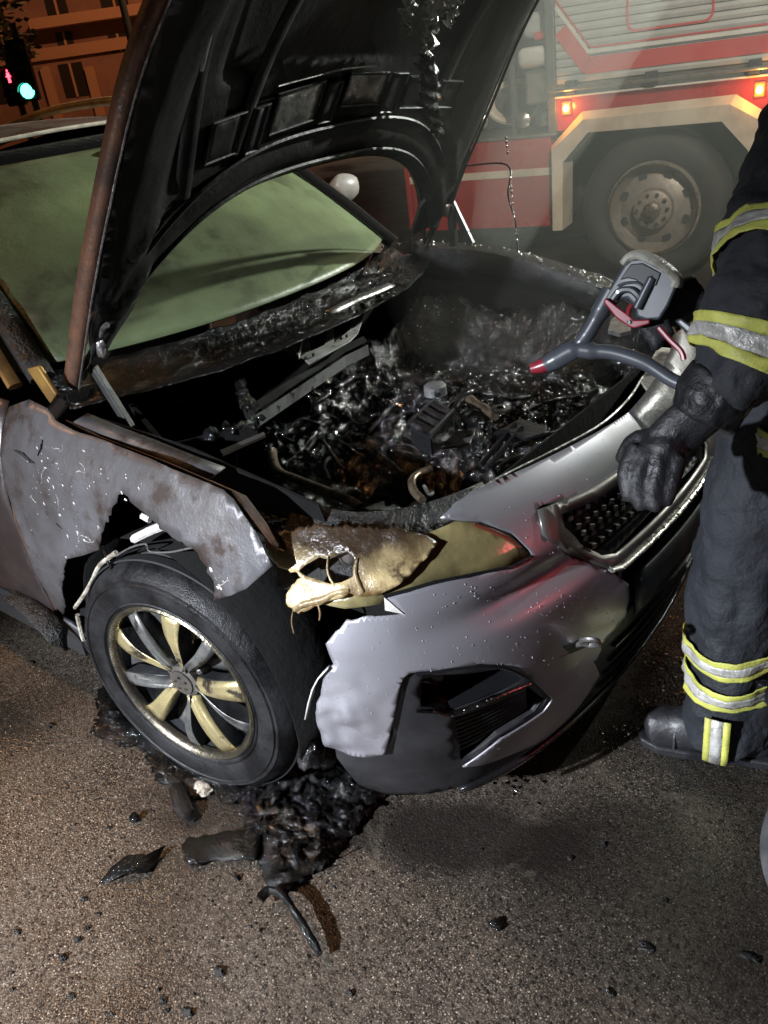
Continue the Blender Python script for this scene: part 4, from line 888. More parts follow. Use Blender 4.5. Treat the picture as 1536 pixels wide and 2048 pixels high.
# ------------------------------------------------------------------ wheels
STEER = math.radians(8.0)
def wheel(x, y, steer, full=True):
    wl_ = empty('wheel', (x, y, .345), car)
    a = V((math.cos(steer), math.sin(steer), 0)); sgn = -1 if y < 0 else 1
    nrm = V((math.sin(steer), -math.cos(steer), 0))*(1 if y < 0 else -1)
    B = Matrix((a*(1 if y < 0 else -1), V((0,0,1)), nrm)).transposed()      # lathe z = outboard
    def L(name, m, prof, n=72, **k): return MB().lathe(prof, n, (0,0,0), B).build(name, m, wl_, **k)
    L('tyre', 'tyre', [(.222,.070),(.226,.086),(.236,.098),(.262,.107),(.288,.109),(.306,.105),(.312,.107),(.318,.100),(.330,.088),(.339,.070),(.343,.050),(.345,.02),(.345,-.05),(.338,-.085),(.315,-.105),(.25,-.11),(.222,-.09)], ang=60)
    if not full: 
        L('rim', 'rim_dark', [(.226,.086),(.21,.06),(.05,.05),(.001,.05)]); return wl_
    for r_ in (.245,.300): L('tyre_ridge', 'tyre', [(r_-.003,.1015 if r_ < .27 else .1060),(r_,.1065 if r_ < .27 else .1100),(r_+.003,.1040 if r_ < .27 else .1055)])
    tr_ = MB()
    for z in (-.06,-.02,.02,.055): tr_.lathe([(.3445,z-.014),(.3485,z-.012),(.3485,z+.012),(.3445,z+.014)], 72, (0,0,0), B)
    tr_.build('tread', 'tread', wl_)
    L('rim', 'rim_dark', [(.232,.096),(.224,.090),(.219,.060),(.212,.035),(.20,-.06),(.03,-.06)])
    L('rim_lip', 'rim_lip', [(.233,.094),(.235,.101),(.230,.105),(.222,.101),(.217,.092),(.216,.080)])
    L('brake_disc', 'pipe_metal', [(.15,-.035),(.15,-.025),(.06,-.022),(.06,-.035)])
    # five pairs of twisted spokes, faces bright, flanks dark
    for k in range(5):
        c = math.radians(20+72*k)
        for j, (d0, d1, w0, w1, m) in enumerate(((-.10,-.20,.014,.031,'spoke_gold'),(.20,.36,.010,.020,'spoke_silver'))):
            s = MB(); f = MB(); rows = []
            for i in range(9):
                u = i/8; r_ = .040+u*.178; ang = c+d0+(d1-d0)*u+.10*math.sin(u*3.1)*(1 if j else -.6); wd = w0+(w1-w0)*u
                h = .072+.028*math.sin(math.pi*min(1,u*.75+.1))*(.6+.4*u); ra = V((math.sin(ang), math.cos(ang), 0)); ta = V((math.cos(ang), -math.sin(ang), 0)); tw = (.012 if j else -.010)*(1-u)
                rows.append((ra*r_+V((0,0,h)), ta, wd, tw))
            for p, ta, wd, tw in rows:
                f.v += [tuple(B@(p-ta*wd+V((0,0,tw)))), tuple(B@(p-ta*wd*.4+V((0,0,.002)))), tuple(B@(p+ta*wd*.4+V((0,0,.002)))), tuple(B@(p+ta*wd-V((0,0,tw))))]
                s.v += [tuple(B@(p-ta*wd*1.03+V((0,0,tw-.003)))), tuple(B@(p+ta*wd*1.03-V((0,0,tw+.003)))), tuple(B@(p+ta*wd*.75-V((0,0,.045)))), tuple(B@(p-ta*wd*.75-V((0,0,.045))))]
            f.f = [(4*i+q,4*i+q+1,4*i+q+5,4*i+q+4) for i in range(8) for q in range(3)]
            s.f = [(4*i+q,4*i+(q+1)%4,4*i+4+(q+1)%4,4*i+4+q) for i in range(8) for q in range(4)]+[(0,1,2,3),(35,34,33,32)]
            f.build('spoke_face', m, wl_, solid=.003, ang=12); s.build('spoke', 'rim_dark', wl_)
        # dark blade between the pairs
        s = MB()
        for i in range(6):
            u = i/5; r_ = .06+u*.150; ang = c+math.radians(36)+.12*math.sin(u*3); wd = .012+.022*u; ra = V((math.sin(ang), math.cos(ang), 0)); ta = V((math.cos(ang), -math.sin(ang), 0))
            s.v += [tuple(B@(ra*r_-ta*wd+V((0,0,.040+.02*u)))), tuple(B@(ra*r_+ta*wd+V((0,0,.030+.015*u)))) ]
        s.f = [(2*i,2*i+1,2*i+3,2*i+2) for i in range(5)]; s.build('blade', 'spoke_silver', wl_, solid=.008)
    L('hub_cap', 'satin_grey', [(.046,.060),(.046,.082),(.036,.086),(.034,.084),(.034,.090),(.001,.092)], 36)
    for k in range(5):
        t = 1.256*k+.4; MB().lump(B@V((.018*math.cos(t),.018*math.sin(t),.091)), (.006,.006,.004), 1, .2).build('hub_mark', 'rim_lip', wl_)
    for k in range(5):
        t = math.radians(20+72*k+36); MB().lathe([(.010,.03),(.010,.066),(.006,.070),(.001,.070)], 6, B@V((.058*math.sin(t),.058*math.cos(t),0)), B).build('wheel_bolt', 'bare_metal', wl_, smooth=False)
    return wl_
wheel(0, -.79, STEER); wheel(0, .79, STEER, False); wheel(-2.675, -.79, 0, False); wheel(-2.675, .79, 0, False)
# wheel arch: liner, damper and hanging scorched bits
MB().add([V((.40*math.cos(t), y, .345+.40*math.sin(t))) for y in (-.86,-.56) for t in [math.radians(-12+204*k/24) for k in range(25)]], [(k,k+1,26+k,25+k) for k in range(24)]).build('arch_liner', 'soot_matte', car, solid=.004)
MB().add([(-.5,-.555,.2),(.5,-.555,.2),(.5,-.555,.58),(-.5,-.555,.58)], [(0,1,2,3)]).build('inner_wing', 'soot_matte', car, smooth=False, solid=.004)
for pts, r, m in (([(268,1078),(300,1062),(325,1052)],.010,'white_plastic'),([(285,1032),(300,1040)],.008,'white_plastic'),([(150,1215),(168,1190),(185,1160),(200,1130),(232,1105)],.006,'ash'),([(232,1112),(262,1095),(292,1088),(300,1103),(340,1104),(385,1095)],.0025,'bare_metal'),([(205,1090),(212,1110),(225,1140)],.005,'char_wet'),([(155,1230),(162,1262),(168,1280)],.007,'ash')):
    MB().tube(crom([at_y(-.885,*p) for p in pts],4), r, 7).build('scorched_bracket' if r > .007 else 'scorched_wire', m, car)
MB().tube([at_y(-.80,440,1180), at_y(-.78,500,1300), at_y(-.76,560,1420)], [.02,.03,.02], 8).build('liner_shred', 'char', car)

# ------------------------------------------------------------------ engine bay
bay = empty('engine_bay', (0,0,0), car)
def bw(name, P, m='soot_matte'): MB().add(P, [tuple(range(len(P)))]).build(name, m, bay, smooth=False, solid=.006)
bw('firewall', [(-.36,-.74,.25),(-.36,.76,.25),(-.36,.76,1.02),(-.36,-.74,1.02)])
bw('bay_side', [(-.36,.74,.25),(.62,.74,.25),(.62,.72,.80),(.40,.76,.92),(-.36,.77,1.0)])
bw('bay_floor', [(-.36,-.55,.30),(.80,-.55,.30),(.80,.74,.30),(-.36,.74,.30)])
bw('front_panel', [(.66,-.60,.30),(.66,.60,.30),(.64,.60,.80),(.64,-.60,.80)])
# bay side right above the liner, ends at the bonnet seat
bw('bay_side', [(-.36,-.68,.60),(.50,-.68,.60),(.46,-.72,.88),(.10,-.735,.95),(-.30,-.735,.975)])
# the charred mass: a rough sheet over block, hoses and wiring
def bayz(x, y):
    z = .70
    z += .11*math.exp(-(((x-.20)/.26)**2+((y-.05)/.30)**2)) + .08*math.exp(-(((x-.45)/.12)**2+((y-.25)/.30)**2)) - .14*math.exp(-(((x+.10)/.12)**2+((y+.47)/.13)**2))
    z += .10*math.exp(-(((x+.22)/.10)**2+((y-.2)/.5)**2)) - .26*math.exp(-(((x-.42)/.15)**2+((y+.40)/.15)**2)) + .14*math.exp(-(((y-.66)/.14)**2)) - .10*math.exp(-(((x+.02)/.07)**2+((y+.05)/.22)**2)) - .13*math.exp(-(((x-.12)/.20)**2+((y-.42)/.12)**2))
    rg = 1-abs(nz3((x,y,0),17,8))*2; rg2 = 1-abs(nz3((x,y,0),34,9))*2
    return z+.045*noise.turbulence(V((x*6,y*6,1)), 4, False)+.016*rg+.010*rg2+.012*nz3((x,y,0),60,4)+.011*nz3((x,y,0),125,5)
N_ = 190; s = MB(); X0,X1,Y0,Y1 = -.345,.645,-.66,.735
s.v = [(X0+(X1-X0)*i/N_, Y0+(Y1-Y0)*j/N_, bayz(X0+(X1-X0)*i/N_, Y0+(Y1-Y0)*j/N_)) for i in range(N_+1) for j in range(N_+1)]
s.f = [(i*(N_+1)+j,(i+1)*(N_+1)+j,(i+1)*(N_+1)+j+1,i*(N_+1)+j+1) for i in range(N_) for j in range(N_)]
s.build('charred_mass', 'char_wet', bay, kind='stuff', ang=180)
def onb(px, py, dz=.0):
    d = ray(px, py); t = .8
    while t < 3.6:
        P = CAM+d*t
        if X0 < P.x < X1 and Y0 < P.y < Y1 and P.z < bayz(P.x,P.y)+dz: return P
        t += .008
    return at_z(.7, px, py)
rnd = random.Random(21)
# burnt hoses and wires that snake over it
def hose(pts, r, m='char_wet', name='burnt_hose', dz=.02):
    P = crom([onb(*p, dz) for p in pts], 6); MB().tube([p+V((0,0,.006*nz3(p,30))) for p in P], [.8*r*(1+.45*nz3(p,60,2)) for p in P], 8).build(name, m, bay)
for pts, r in (([(770,790),(800,760),(850,765),(880,750)],.013),([(600,830),(640,800),(700,760),(780,740)],.010),([(800,800),(770,830),(740,860)],.007),([(840,790),(822,820),(805,830),(780,850)],.008),([(650,850),(690,830),(720,850),(760,830)],.006),([(560,870),(600,840),(640,850)],.008),([(610,900),(640,880),(660,900),(690,940)],.007),([(680,880),(720,910),(760,940),(820,960)],.004),([(740,890),(800,940),(815,955)],.004),([(880,760),(930,770),(970,785),(990,790)],.012),([(990,780),(1020,800),(1060,795)],.008),([(950,690),(970,710),(985,750)],.007),([(900,650),(930,670),(950,690)],.006),([(1060,820),(1110,800),(1160,790)],.007),([(1000,900),(1060,880),(1120,860)],.007),([(980,930),(1040,915),(1090,900)],.010),([(790,900),(820,905),(835,915)],.003),([(790,890),(815,890),(835,900)],.003),([(790,880),(815,876),(835,886)],.003),([(570,930),(600,900),(620,880)],.004),([(660,960),(650,930),(670,910)],.005),([(1130,640),(1180,640),(1230,660)],.006),([(860,560),(900,590),(930,620)],.008),([(1100,700),(1150,690),(1200,720)],.006)):
    hose(pts, r)
# matted wiring and shrivelled lines, too many to tell apart
wm = MB(); rw = random.Random(77)
for i in range(210):
    x, y = rw.uniform(-.32,.60), rw.uniform(-.5,.70); a = rw.uniform(0,6.28); pts = []
    for k in range(rw.randint(4,9)):
        pts.append(V((x,y,bayz(x,y)+rw.uniform(-.004,.010)))); a += rw.gauss(0,.55); x = max(-.33,min(.62,x+.028*math.cos(a))); y = max(-.6,min(.72,y+.028*math.sin(a)))
    wm.tube(crom(pts,3), rw.choice((.0013,.0016,.002,.003,.0045)), 5)
wm.build('matted_wiring', 'char_wet', bay, kind='stuff')
dp = MB()
for cx, cy, n, sx, sy in ((735,520,230,48,22),(960,850,220,55,45),(690,560,60,80,20),(860,800,120,70,40),(640,640,60,90,40),(1130,790,90,60,40),(490,870,60,40,26),(900,620,70,90,50),(760,760,80,90,40),(600,610,50,70,16),(1080,860,90,40,20)):
    for i in range(n//2):
        p = onb(cx+rw.gauss(0,sx), cy+rw.gauss(0,sy), .012); k = .0009+.0020*rw.random()**2; dp.lump(p+V((0,0,.003)), (k*rw.uniform(.7,2.2),k*rw.uniform(.7,2.2),k), 1, .4, 2, i)
dp.build('glint_drops', 'glint_bead', bay, kind='stuff')  # pale metallic drops added to imitate wet glints in the bay
# engine top cover with ribs
def onp(px, py, z=.87): return at_z(z+.045, px, py)
c4 = [onp(818,852),onp(868,806),onp(908,826),onp(860,876)]; nrm = V((0,0,1))
cov = MB().prism([p-V((0,0,.05)) for p in c4], (0,0,.05)).build('engine_cover', 'gloss_black', bay, smooth=False, bevel=.006)
for k in range(4):
    u = .12+.25*k; a = c4[0]+(c4[1]-c4[0])*u; b = c4[3]+(c4[2]-c4[3])*u
    MB().bar(a+V((0,0,.004)), b+V((0,0,.004)), .020, .014).build('cover_rib', 'char_wet', cov, smooth=False, bevel=.003)
for a, b in ((0,1),(3,2)): MB().tube([c4[a]+V((0,0,.006)), c4[b]+V((0,0,.006))], .006, 8).build('cover_rail', 'gloss_black', cov)
# alternator-like ribbed snout beside the cover
sn = crom([onp(905,815,.84), onp(925,795,.85), onp(945,785,.85)],4)
for i, p in enumerate(sn): MB().lathe([(.014,-.004),(.024,-.003),(.024,.003),(.014,.004)], 18, p, Matrix((V((.5,.5,.7)).normalized(), V((-.7,.7,0)).normalized(), V((.5,.5,-.7)).normalized())).transposed()).build('ribbed_snout', 'char_wet', bay)
# oil cap, pale with ash
MB().lathe([(.001,.010),(.022,.010),(.030,.004),(.031,-.02)], 24, onp(870,774,.83)).build('filler_cap', 'grey_plate', bay)
# pale plates and pulley bracket
MB().prism([onp(*p,z=.80) for p in ((880,900),(905,868),(950,862),(940,890),(920,895))], (0,0,.006)).build('heat_plate', 'grey_plate', bay, smooth=False)
MB().tube(crom([onp(940,800,.85),onp(965,815,.85),onp(990,832,.85)],4), [.014,.012,.01,.01,.012,.012,.01,.01,.012], 8).build('pulley_bracket', 'pipe_metal', bay)
MB().tube(crom([onp(930,835,.83),onp(950,825,.83),onp(975,838,.83)],4), .008, 8).build('pulley_bracket', 'bare_metal', bay)
MB().lathe([(.010,.0),(.022,.004),(.024,.010),(.010,.012)], 22, onp(1002,824,.86)).build('strut_bolt', 'chrome_soot', bay)
# long twin rail in front (slam panel rods) and shiny shield beside it
for off in (0, 14): MB().tube([onp(960+off,930+off*.5,.80), onp(1030+off,848+off*.5,.84)], .006, 8).build('twin_rail', 'gloss_black', bay)
sh = [onp(*p,z=.83) for p in ((985,872),(1040,842),(1095,858),(1092,872),(1050,885),(1020,868))]
MB().prism(sh, (0,0,.008)).build('crossmember_shield', 'gloss_black', bay, smooth=False, bevel=.004)
# crusted lumps that catch the light
cl = MB()
for cx, cy, n, sx, sy in ((720,520,46,45,26),(960,860,46,40,36),(560,640,20,60,26),(860,610,22,70,40),(1130,770,26,50,34),(480,870,34,46,26),(780,770,30,60,20),(640,780,26,60,40),(1010,760,16,60,30),(1090,900,20,50,26),(700,860,30,70,40),(950,640,14,40,30)):
    for i in range(n):
        p = onb(cx+rnd.gauss(0,sx), cy+rnd.gauss(0,sy), .01); cl.lump(p, [.005+.012*rnd.random()**2 for _ in range(3)], 1, .6, 2.5, i+cx)
cl.build('char_crumbs', 'char_wet', bay, kind='stuff')
# battery box: open dark box with crusted wall
q = [at_z(.93,*p) for p in ((255,800),(465,728),(512,848),(330,890))]
bx_ = MB()
for i in range(4):
    a, b = q[i], q[(i+1)%4]; bx_.add([a,b,b-V((0,0,.30)),a-V((0,0,.30))], [(0,1,2,3)])
bx_.build('battery_box', 'soot_matte', bay, smooth=False, solid=.014)
cb = MB()
for i in range(46):
    u = rnd.random(); p = q[1]+(q[2]-q[1])*u if i % 2 else q[2]+(q[3]-q[2])*u*.6; cb.lump(p+V((rnd.gauss(0,.008),rnd.gauss(0,.008),rnd.gauss(0,.006))), [.006+.012*rnd.random() for _ in range(3)], 1, .6, 2.4, i)
cb.build('box_crust', 'char_wet', bay, kind='stuff')
# bent pipes, brackets, rails
MB().tube(crom([at_z(.80,*p) for p in ((545,902),(548,925),(562,946),(600,962),(650,982),(700,1002),(722,1016))],5), .0115, 12).build('bent_pipe', 'pipe_metal', bay)
MB().tube(crom([at_z(.82,*p) for p in ((862,938),(838,948),(824,962),(828,982),(845,1000))],5), .0095, 10).build('bent_pipe', 'pipe_metal', bay)
MB().tube(crom([at_z(.82,*p) for p in ((848,972),(858,990),(866,985))],5), .004, 8).build('cable_clip', 'bare_metal', bay)
MB().prism([at_z(.90,*p) for p in ((441,905),(528,868),(532,874),(446,913))], (0,0,.006)).build('box_strap', 'satin_grey', bay, smooth=False)
MB().prism([at_y(-.60,*p) for p in ((452,915),(472,908),(476,955),(458,962))], (0,.006,0)).build('box_strap', 'satin_grey', bay, smooth=False, bevel=.003)
ra_ = [at_z(.88,*p) for p in ((505,835),(600,772),(690,712),(735,690))]
MB().add([p+V((0,0,dz)) for dz in (0,-.032) for p in ra_], [(i,i+1,5+i,4+i) for i in range(3)]).build('cross_rail', 'grey_plate', bay, smooth=False, solid=.004)
MB().add([p+V((-.0,.0,.012))+d for d in (V((0,0,0)),V((-.03,.02,.006))) for p in ra_], [(i,i+1,5+i,4+i) for i in range(3)]).build('cross_rail', 'soot_metal', bay, smooth=False, solid=.004)
bk = [at_z(.93,*p) for p in ((562,702),(590,682),(618,672),(622,705),(650,692),(658,650),(668,652),(668,688),(700,662),(712,622),(732,620),(716,668),(700,684),(618,730),(608,720),(600,718))]
MB().prism(bk, (0,0,.004)).build('pedal_bracket', 'pale_metal', bay, smooth=False)
MB().prism([p+V((0,0,.003)) for p in [at_z(.94,*p) for p in ((565,700),(592,682),(606,690),(600,722),(586,714))]], (0,0,.012)).build('bracket_ear', 'pale_metal', bay, smooth=False, bevel=.003)
for p in ((578,704),(588,712),(612,722),(628,715),(683,682),(694,677)): MB().lathe([(.001,.012),(.004,.012),(.004,.004)], 10, at_z(.932,*p)).build('bracket_hole', 'char', bay)
# cowl below the windscreen: soaked tray, wiper arm, drain rail
def cowl(u, v): # u -1..1 across, v 0 at the glass .. 1 forward edge
    b = ws(u, -.015)+V((0,0,-.010)); return V((b.x+.17*v, b.y*(1+.04*v), b.z-.05*math.sin(v*2.2)-.02*v+.006*nz3((u*4,v*3,0),2)+.004*nz3((u*9,v*5,2),2)))
panel('cowl', cowl, [(-1.02,0),(0,0),(1.06,0),(1.06,1),(.5,1,.02),(0,1,.02),(-.5,1,.02),(-1.02,1,.02)], 'black_wet', car, step=.03, thick=.004, ang=180)
rn = crom([at_z(1.015,*p) for p in ((650,622),(700,598),(745,580),(775,566))],4)
MB().add([p+d for d in (V((0,0,0)),V((.020,.012,-.012))) for p in rn], [(i,i+1,len(rn)+i+1,len(rn)+i) for i in range(len(rn)-1)]).build('drain_rail', 'bare_metal', car, solid=.004)
MB().tube(crom([at_z(1.0,*p) for p in ((520,690),(580,655),(650,622),(760,565),(815,510))],4), .007, 8).build('cowl_edge', 'char_wet', car)
MB().tube([at_z(1.05,725,552), at_z(1.06,742,505)], [.006,.009], 8).build('wiper_arm', 'gloss_black', car)
MB().tube(crom([at_z(1.04,*p) for p in ((480,600),(560,600),(660,592))],4), .004, 8).build('wiper_blade', 'gloss_black', car)
gl = MB()
for i in range(120):
    p = cowl(.55+.36*rnd.gauss(0,.5), rnd.random()); gl.lump(p+V((0,0,.004)), [.003+.008*rnd.random()**2 for _ in range(3)], 1, .5, 2.4, i)
gl.build('cowl_crumbs', 'char_wet', car, kind='stuff')
# scorched slam panel behind the headlamp
sp = MB()
for i in range(60):
    u = rnd.random(); p = at_z(.80+.02*rnd.random(), 520+350*u, 1030+12*math.sin(u*6)+rnd.gauss(0,8)); sp.lump(p, [.008+.014*rnd.random(), .008+.014*rnd.random(), .004+.006*rnd.random()], 1, .6, 2.4, i)
sp.build('slam_panel_crust', 'char_wet', car, kind='stuff')
MB().tube(crom([at_z(.80,*p) for p in ((500,1040),(580,1030),(680,1036),(780,1030),(870,1040),(910,1015))],5), [(.02,.012)]*26, 8).build('slam_panel', 'char', car)
for pts, r in (([(505,1048),(560,1040),(640,1046)],.004),([(700,1030),(780,1022),(860,1024),(905,1012)],.003),([(610,1005),(640,1015),(690,1020)],.004)): MB().tube(crom([at_z(.815,*p) for p in pts],5), r, 6).build('burnt_cable', 'pipe_metal' if r < .0035 else 'char_wet', car)
# pale plates stand in for the wet reflection on the far bumper; bare metal edge
for P, z in (([(1312,706),(1322,700),(1340,702),(1352,708),(1372,690),(1378,724),(1352,756),(1300,728)],.80),([(1280,765),(1292,748),(1330,772),(1322,790),(1296,790)],.80),([(1318,790),(1345,770),(1362,766),(1360,786),(1330,808),(1316,800)],.79)):
    MB().prism([at_z(z,*p) for p in P], (0,0,.010)).build('bumper_glare', 'ash' if z == .80 else 'white_plastic', car, smooth=False, bevel=.003)
MB().tube(crom([at_z(.855,*p) for p in ((905,1012),(1000,955),(1100,905),(1200,850),(1255,800),(1285,755))],6), .0035, 6).build('bumper_edge', 'bare_metal', car)
MB().prism([at_z(.90,*p) for p in ((1222,645),(1236,636),(1260,650),(1262,668),(1240,674),(1216,668))], (0,0,.01)).build('finned_block', 'bare_metal', bay, smooth=False)
# ------------------------------------------------------------------ firefighter
ff = empty('person', (1.12,.0,0), label='firefighter in dark turnout suit with yellow striped cuffs holding a hose nozzle', category='person')
def P_(b, name, m, **k): return local(b.build(name, m, **k), ff)
def fold(o, amp, sc): # cloth folds as real relief
    t = bpy.data.textures.new('folds', 'CLOUDS'); t.noise_scale = sc; t.noise_depth = 3
    t2 = bpy.data.textures.new('creases', 'CLOUDS'); t2.noise_scale = sc*.38; t2.noise_depth = 2
    k = o.modifiers.new('creases', 'DISPLACE'); k.texture = t2; k.strength = amp*.42; k.mid_level = .5; k.texture_coords = 'GLOBAL'
    k = o.modifiers.new('folds', 'DISPLACE'); k.texture = t; k.strength = amp; k.mid_level = .5; k.texture_coords = 'GLOBAL'
def limb(pts, rad, n=7): # smooth path and radii
    P = crom(pts, n); m = len(pts); R_ = []
    for i in range(len(P)):
        u = i/n; k = min(int(u), m-2); f = u-k; a, b = rad[k], rad[k+1]
        a = a if isinstance(a, tuple) else (a, a); b = b if isinstance(b, tuple) else (b, b)
        f = f*f*(3-2*f); R_.append((a[0]+(b[0]-a[0])*f, a[1]+(b[1]-a[1])*f))
    return P, R_
def band(name_parent, P, R_, i0, i1, off=.006, n=48, cloth='j'):
    """a reflective band: two yellow edges and a silver middle that wrap a limb between two path stations"""
    def stn(t):
        i = min(int(t), len(P)-2); f = t-i; return P[i]+(P[i+1]-P[i])*f, (R_[i][0]+(R_[i+1][0]-R_[i][0])*f, R_[i][1]+(R_[i+1][1]-R_[i][1])*f), (P[i+1]-P[i]).normalized()
    amp = {'l': (.040,.13), 'j': (.052,.12)}[cloth]
    for a, b, m, e in ((0,.27,'stripe_yellow',.0),(.27,.73,'stripe_silver',.0012),(.73,1,'stripe_yellow',0)):
        ss = MB(); pts = []; rr = []
        for k in range(5):
            p, r_, t = stn(i0+(i1-i0)*(a+(b-a)*k/4)); pts.append(p); rr.append((r_[0]+off+e, r_[1]+off+e))
        ss.tube(pts, rr, n, False, roll=(0,0,1) if abs((pts[1]-pts[0]).normalized().z) < .9 else (1,0,0)); o = P_(ss, 'reflective_band' if m == 'stripe_silver' else 'band_edge', m); fold(o, *amp); o.modifiers.new('solid', 'SOLIDIFY').thickness = .003
body = MB()
# near (left) leg and far leg
legL = limb([(1.165,.0,.96),(1.135,-.045,.78),(1.10,-.075,.52),(1.100,-.078,.30),(1.103,-.076,.06)], [(.120,.130),(.116,.122),(.106,.110),(.098,.104),(.106,.116)])
legR = limb([(1.23,.22,.96),(1.25,.25,.78),(1.27,.27,.52),(1.28,.28,.30),(1.29,.28,.06)], [(.120,.130),(.116,.122),(.106,.110),(.098,.104),(.106,.116)])
tro = MB()
for L in (legL, legR): tro.tube(L[0], L[1], 24, roll=(1,0,0))
tro.lump((1.20,.10,.96), (.17,.23,.14), 3, .05)
o = P_(tro, 'trousers', 'trouser', remesh=.010); fold(o, .040, .13)
# jacket: torso leaning to the bay, sleeves
torso = limb([(1.20,.09,.86),(1.195,.08,1.02),(1.185,.06,1.22),(1.22,.08,1.40),(1.25,.09,1.50)], [(.185,.245),(.165,.225),(.165,.235),(.15,.225),(.08,.12)])
armL = limb([at_d(1.83,1660,250), at_d(1.70,1590,430), at_d(1.60,1535,580), at_d(1.575,1492,700), at_d(1.575,1440,795)], [.108,.108,.098,.086,.066])
armR = limb([(1.27,.27,1.42),(1.22,.30,1.20),(1.10,.12,1.10),(1.00,-.02,1.13)], [.085,.08,.066,.052])
jk = MB()
jk.tube(torso[0], torso[1], 28, roll=(1,0,0)); jk.tube(armL[0], armL[1], 20); jk.tube(armR[0], armR[1], 20)
jk.lump(armL[0][0], (.09,.09,.09), 2, 0); jk.lump(armR[0][0], (.09,.09,.09), 2, 0)
jk.tube([(1.25,.09,1.46),(1.26,.09,1.56)], [.085,.075], 16)
o = P_(jk, 'jacket', 'suit', remesh=.010); fold(o, .052, .12)
for L in (legL, legR): band(ff, *L, 19.0, 20.7, .010, cloth='l'); band(ff, *L, 21.8, 23.5, .012, cloth='l')
# short vertical tab below the lower band
for a, b, m in ((-.026,-.012,'stripe_yellow'),(-.012,.012,'stripe_silver'),(.012,.026,'stripe_yellow')):
    s = MB()
    for z in (.20,.15,.10,.065):
        for k in (a, b):
            t = math.radians(-82)+k/.112; s.v.append((1.102+.127*math.cos(t), -.077+.133*math.sin(t), z))
    s.f = [(2*i,2*i+1,2*i+3,2*i+2) for i in range(3)]; P_(s, 'band_tab' if 'silver' in m else 'band_edge', m, solid=.003)
band(ff, *armL, 18.2, 23.0, .010); band(ff, *armL, 10.2, 12.4, .010)
band(ff, *torso, 1.0, 3.4, .012, 40); band(ff, *torso, 16.0, 18.6, .010, 40)
band(ff, *armR, 15.5, 17.5, .010)
# boots
def boot(ax, ay, ang, n='boot'):
    c, s_ = math.cos(ang), math.sin(ang); d = V((c, s_, 0)); lt_ = V((-s_, c, 0)); b = MB(); o = V((ax, ay, 0))
    b.tube(crom([o-d*.06+V((0,0,.28)), o-d*.04+V((0,0,.12)), o+d*.01+V((0,0,.068)), o+d*.10+V((0,0,.058)), o+d*.175+V((0,0,.052)), o+d*.205+V((0,0,.045))],5), [(.062,.066)]*6+[(.064,.058)]*6+[(.060,.050)]*5+[(.056,.046)]*4+[(.055,.046)]*2+[(.040,.032)]*2+[(.018,.014)], 20)
    b.lump(o-d*.05+V((0,0,.06)), (.06,.05,.06), 3, .03)
    bo = P_(b, n, 'boot_rubber', remesh=.008)
    out = [(-.115,-.03),(-.10,-.052),(0,-.048),(.10,-.058),(.17,-.052),(.215,-.025),(.222,0),(.215,.03),(.17,.055),(.10,.058),(0,.05),(-.10,.052),(-.115,.03)]
    so = P_(MB().prism([o+d*u+lt_*v for u, v in out], (0,0,.028)), 'sole', 'boot_rubber', smooth=False, bevel=.006)
    P_(MB().tube([o+d*.13+lt_*(.052*math.cos(t))+V((0,0,.028+.068*math.sin(t))) for t in [math.pi*k/14 for k in range(15)]], .004, 6), 'toe_seam', 'boot_rubber')
boot(1.115, -.085, math.radians(198)); boot(1.30, .28, math.radians(190))
# gloves: palm, five fingers of different length
def glove(wrist, palm, tips, thumb, m='glove', rp=.044, rf=.0145):
    g_ = MB(); w_, p_ = V(wrist), V(palm); g_.tube([w_, w_+(p_-w_)*.5, p_], [(.046,.040),(.045,.034),(.046,.026)], 16); g_.lump(p_, (.044,.044,.036), 3, .1, 2)
    for t in tips+[thumb]: g_.tube(crom([V(q) for q in t],5), [rf*1.15]*5+[rf*1.05]*(5*(len(t)-2))+[rf*.8], 10); g_.lump(V(t[-1]), (rf*.95,)*3, 2, 0)
    o = P_(g_, 'glove', m, remesh=.005); fold(o, .006, .05); return o
W0 = at_d(1.585,1425,800); PM = at_d(1.60,1330,890); RT = (_r*1.0); DN = -_u
def px(d, *L): return [at_d(d-.004*i, *p) for i, p in enumerate(L)]
glove(W0, PM, [px(1.585,(1275,890),(1252,945),(1258,990)), px(1.575,(1295,905),(1275,965),(1282,1008)), px(1.57,(1325,915),(1308,975),(1310,1012)), px(1.575,(1355,912),(1345,965),(1335,1000))], px(1.62,(1320,870),(1270,880),(1245,915)))
cuffP = limb([at_d(1.575,1452,748), at_d(1.58,1425,795), at_d(1.585,1400,835)], [.060,.066,.056]); ck = P_(MB().tube(*cuffP, 20), 'glove_cuff', 'glove', remesh=.006); fold(ck, .012, .07)
# right glove on the nozzle grip
NW = at_d(1.86,1395,590); NP = at_d(1.84,1340,615)
glove(NW, NP, [px(1.80,(1330,590),(1300,612),(1290,635)), px(1.80,(1332,612),(1300,635),(1292,655)), px(1.80,(1335,635),(1308,655),(1300,672)), px(1.80,(1342,655),(1318,672),(1312,690))], px(1.86,(1350,590),(1338,570),(1322,560)))
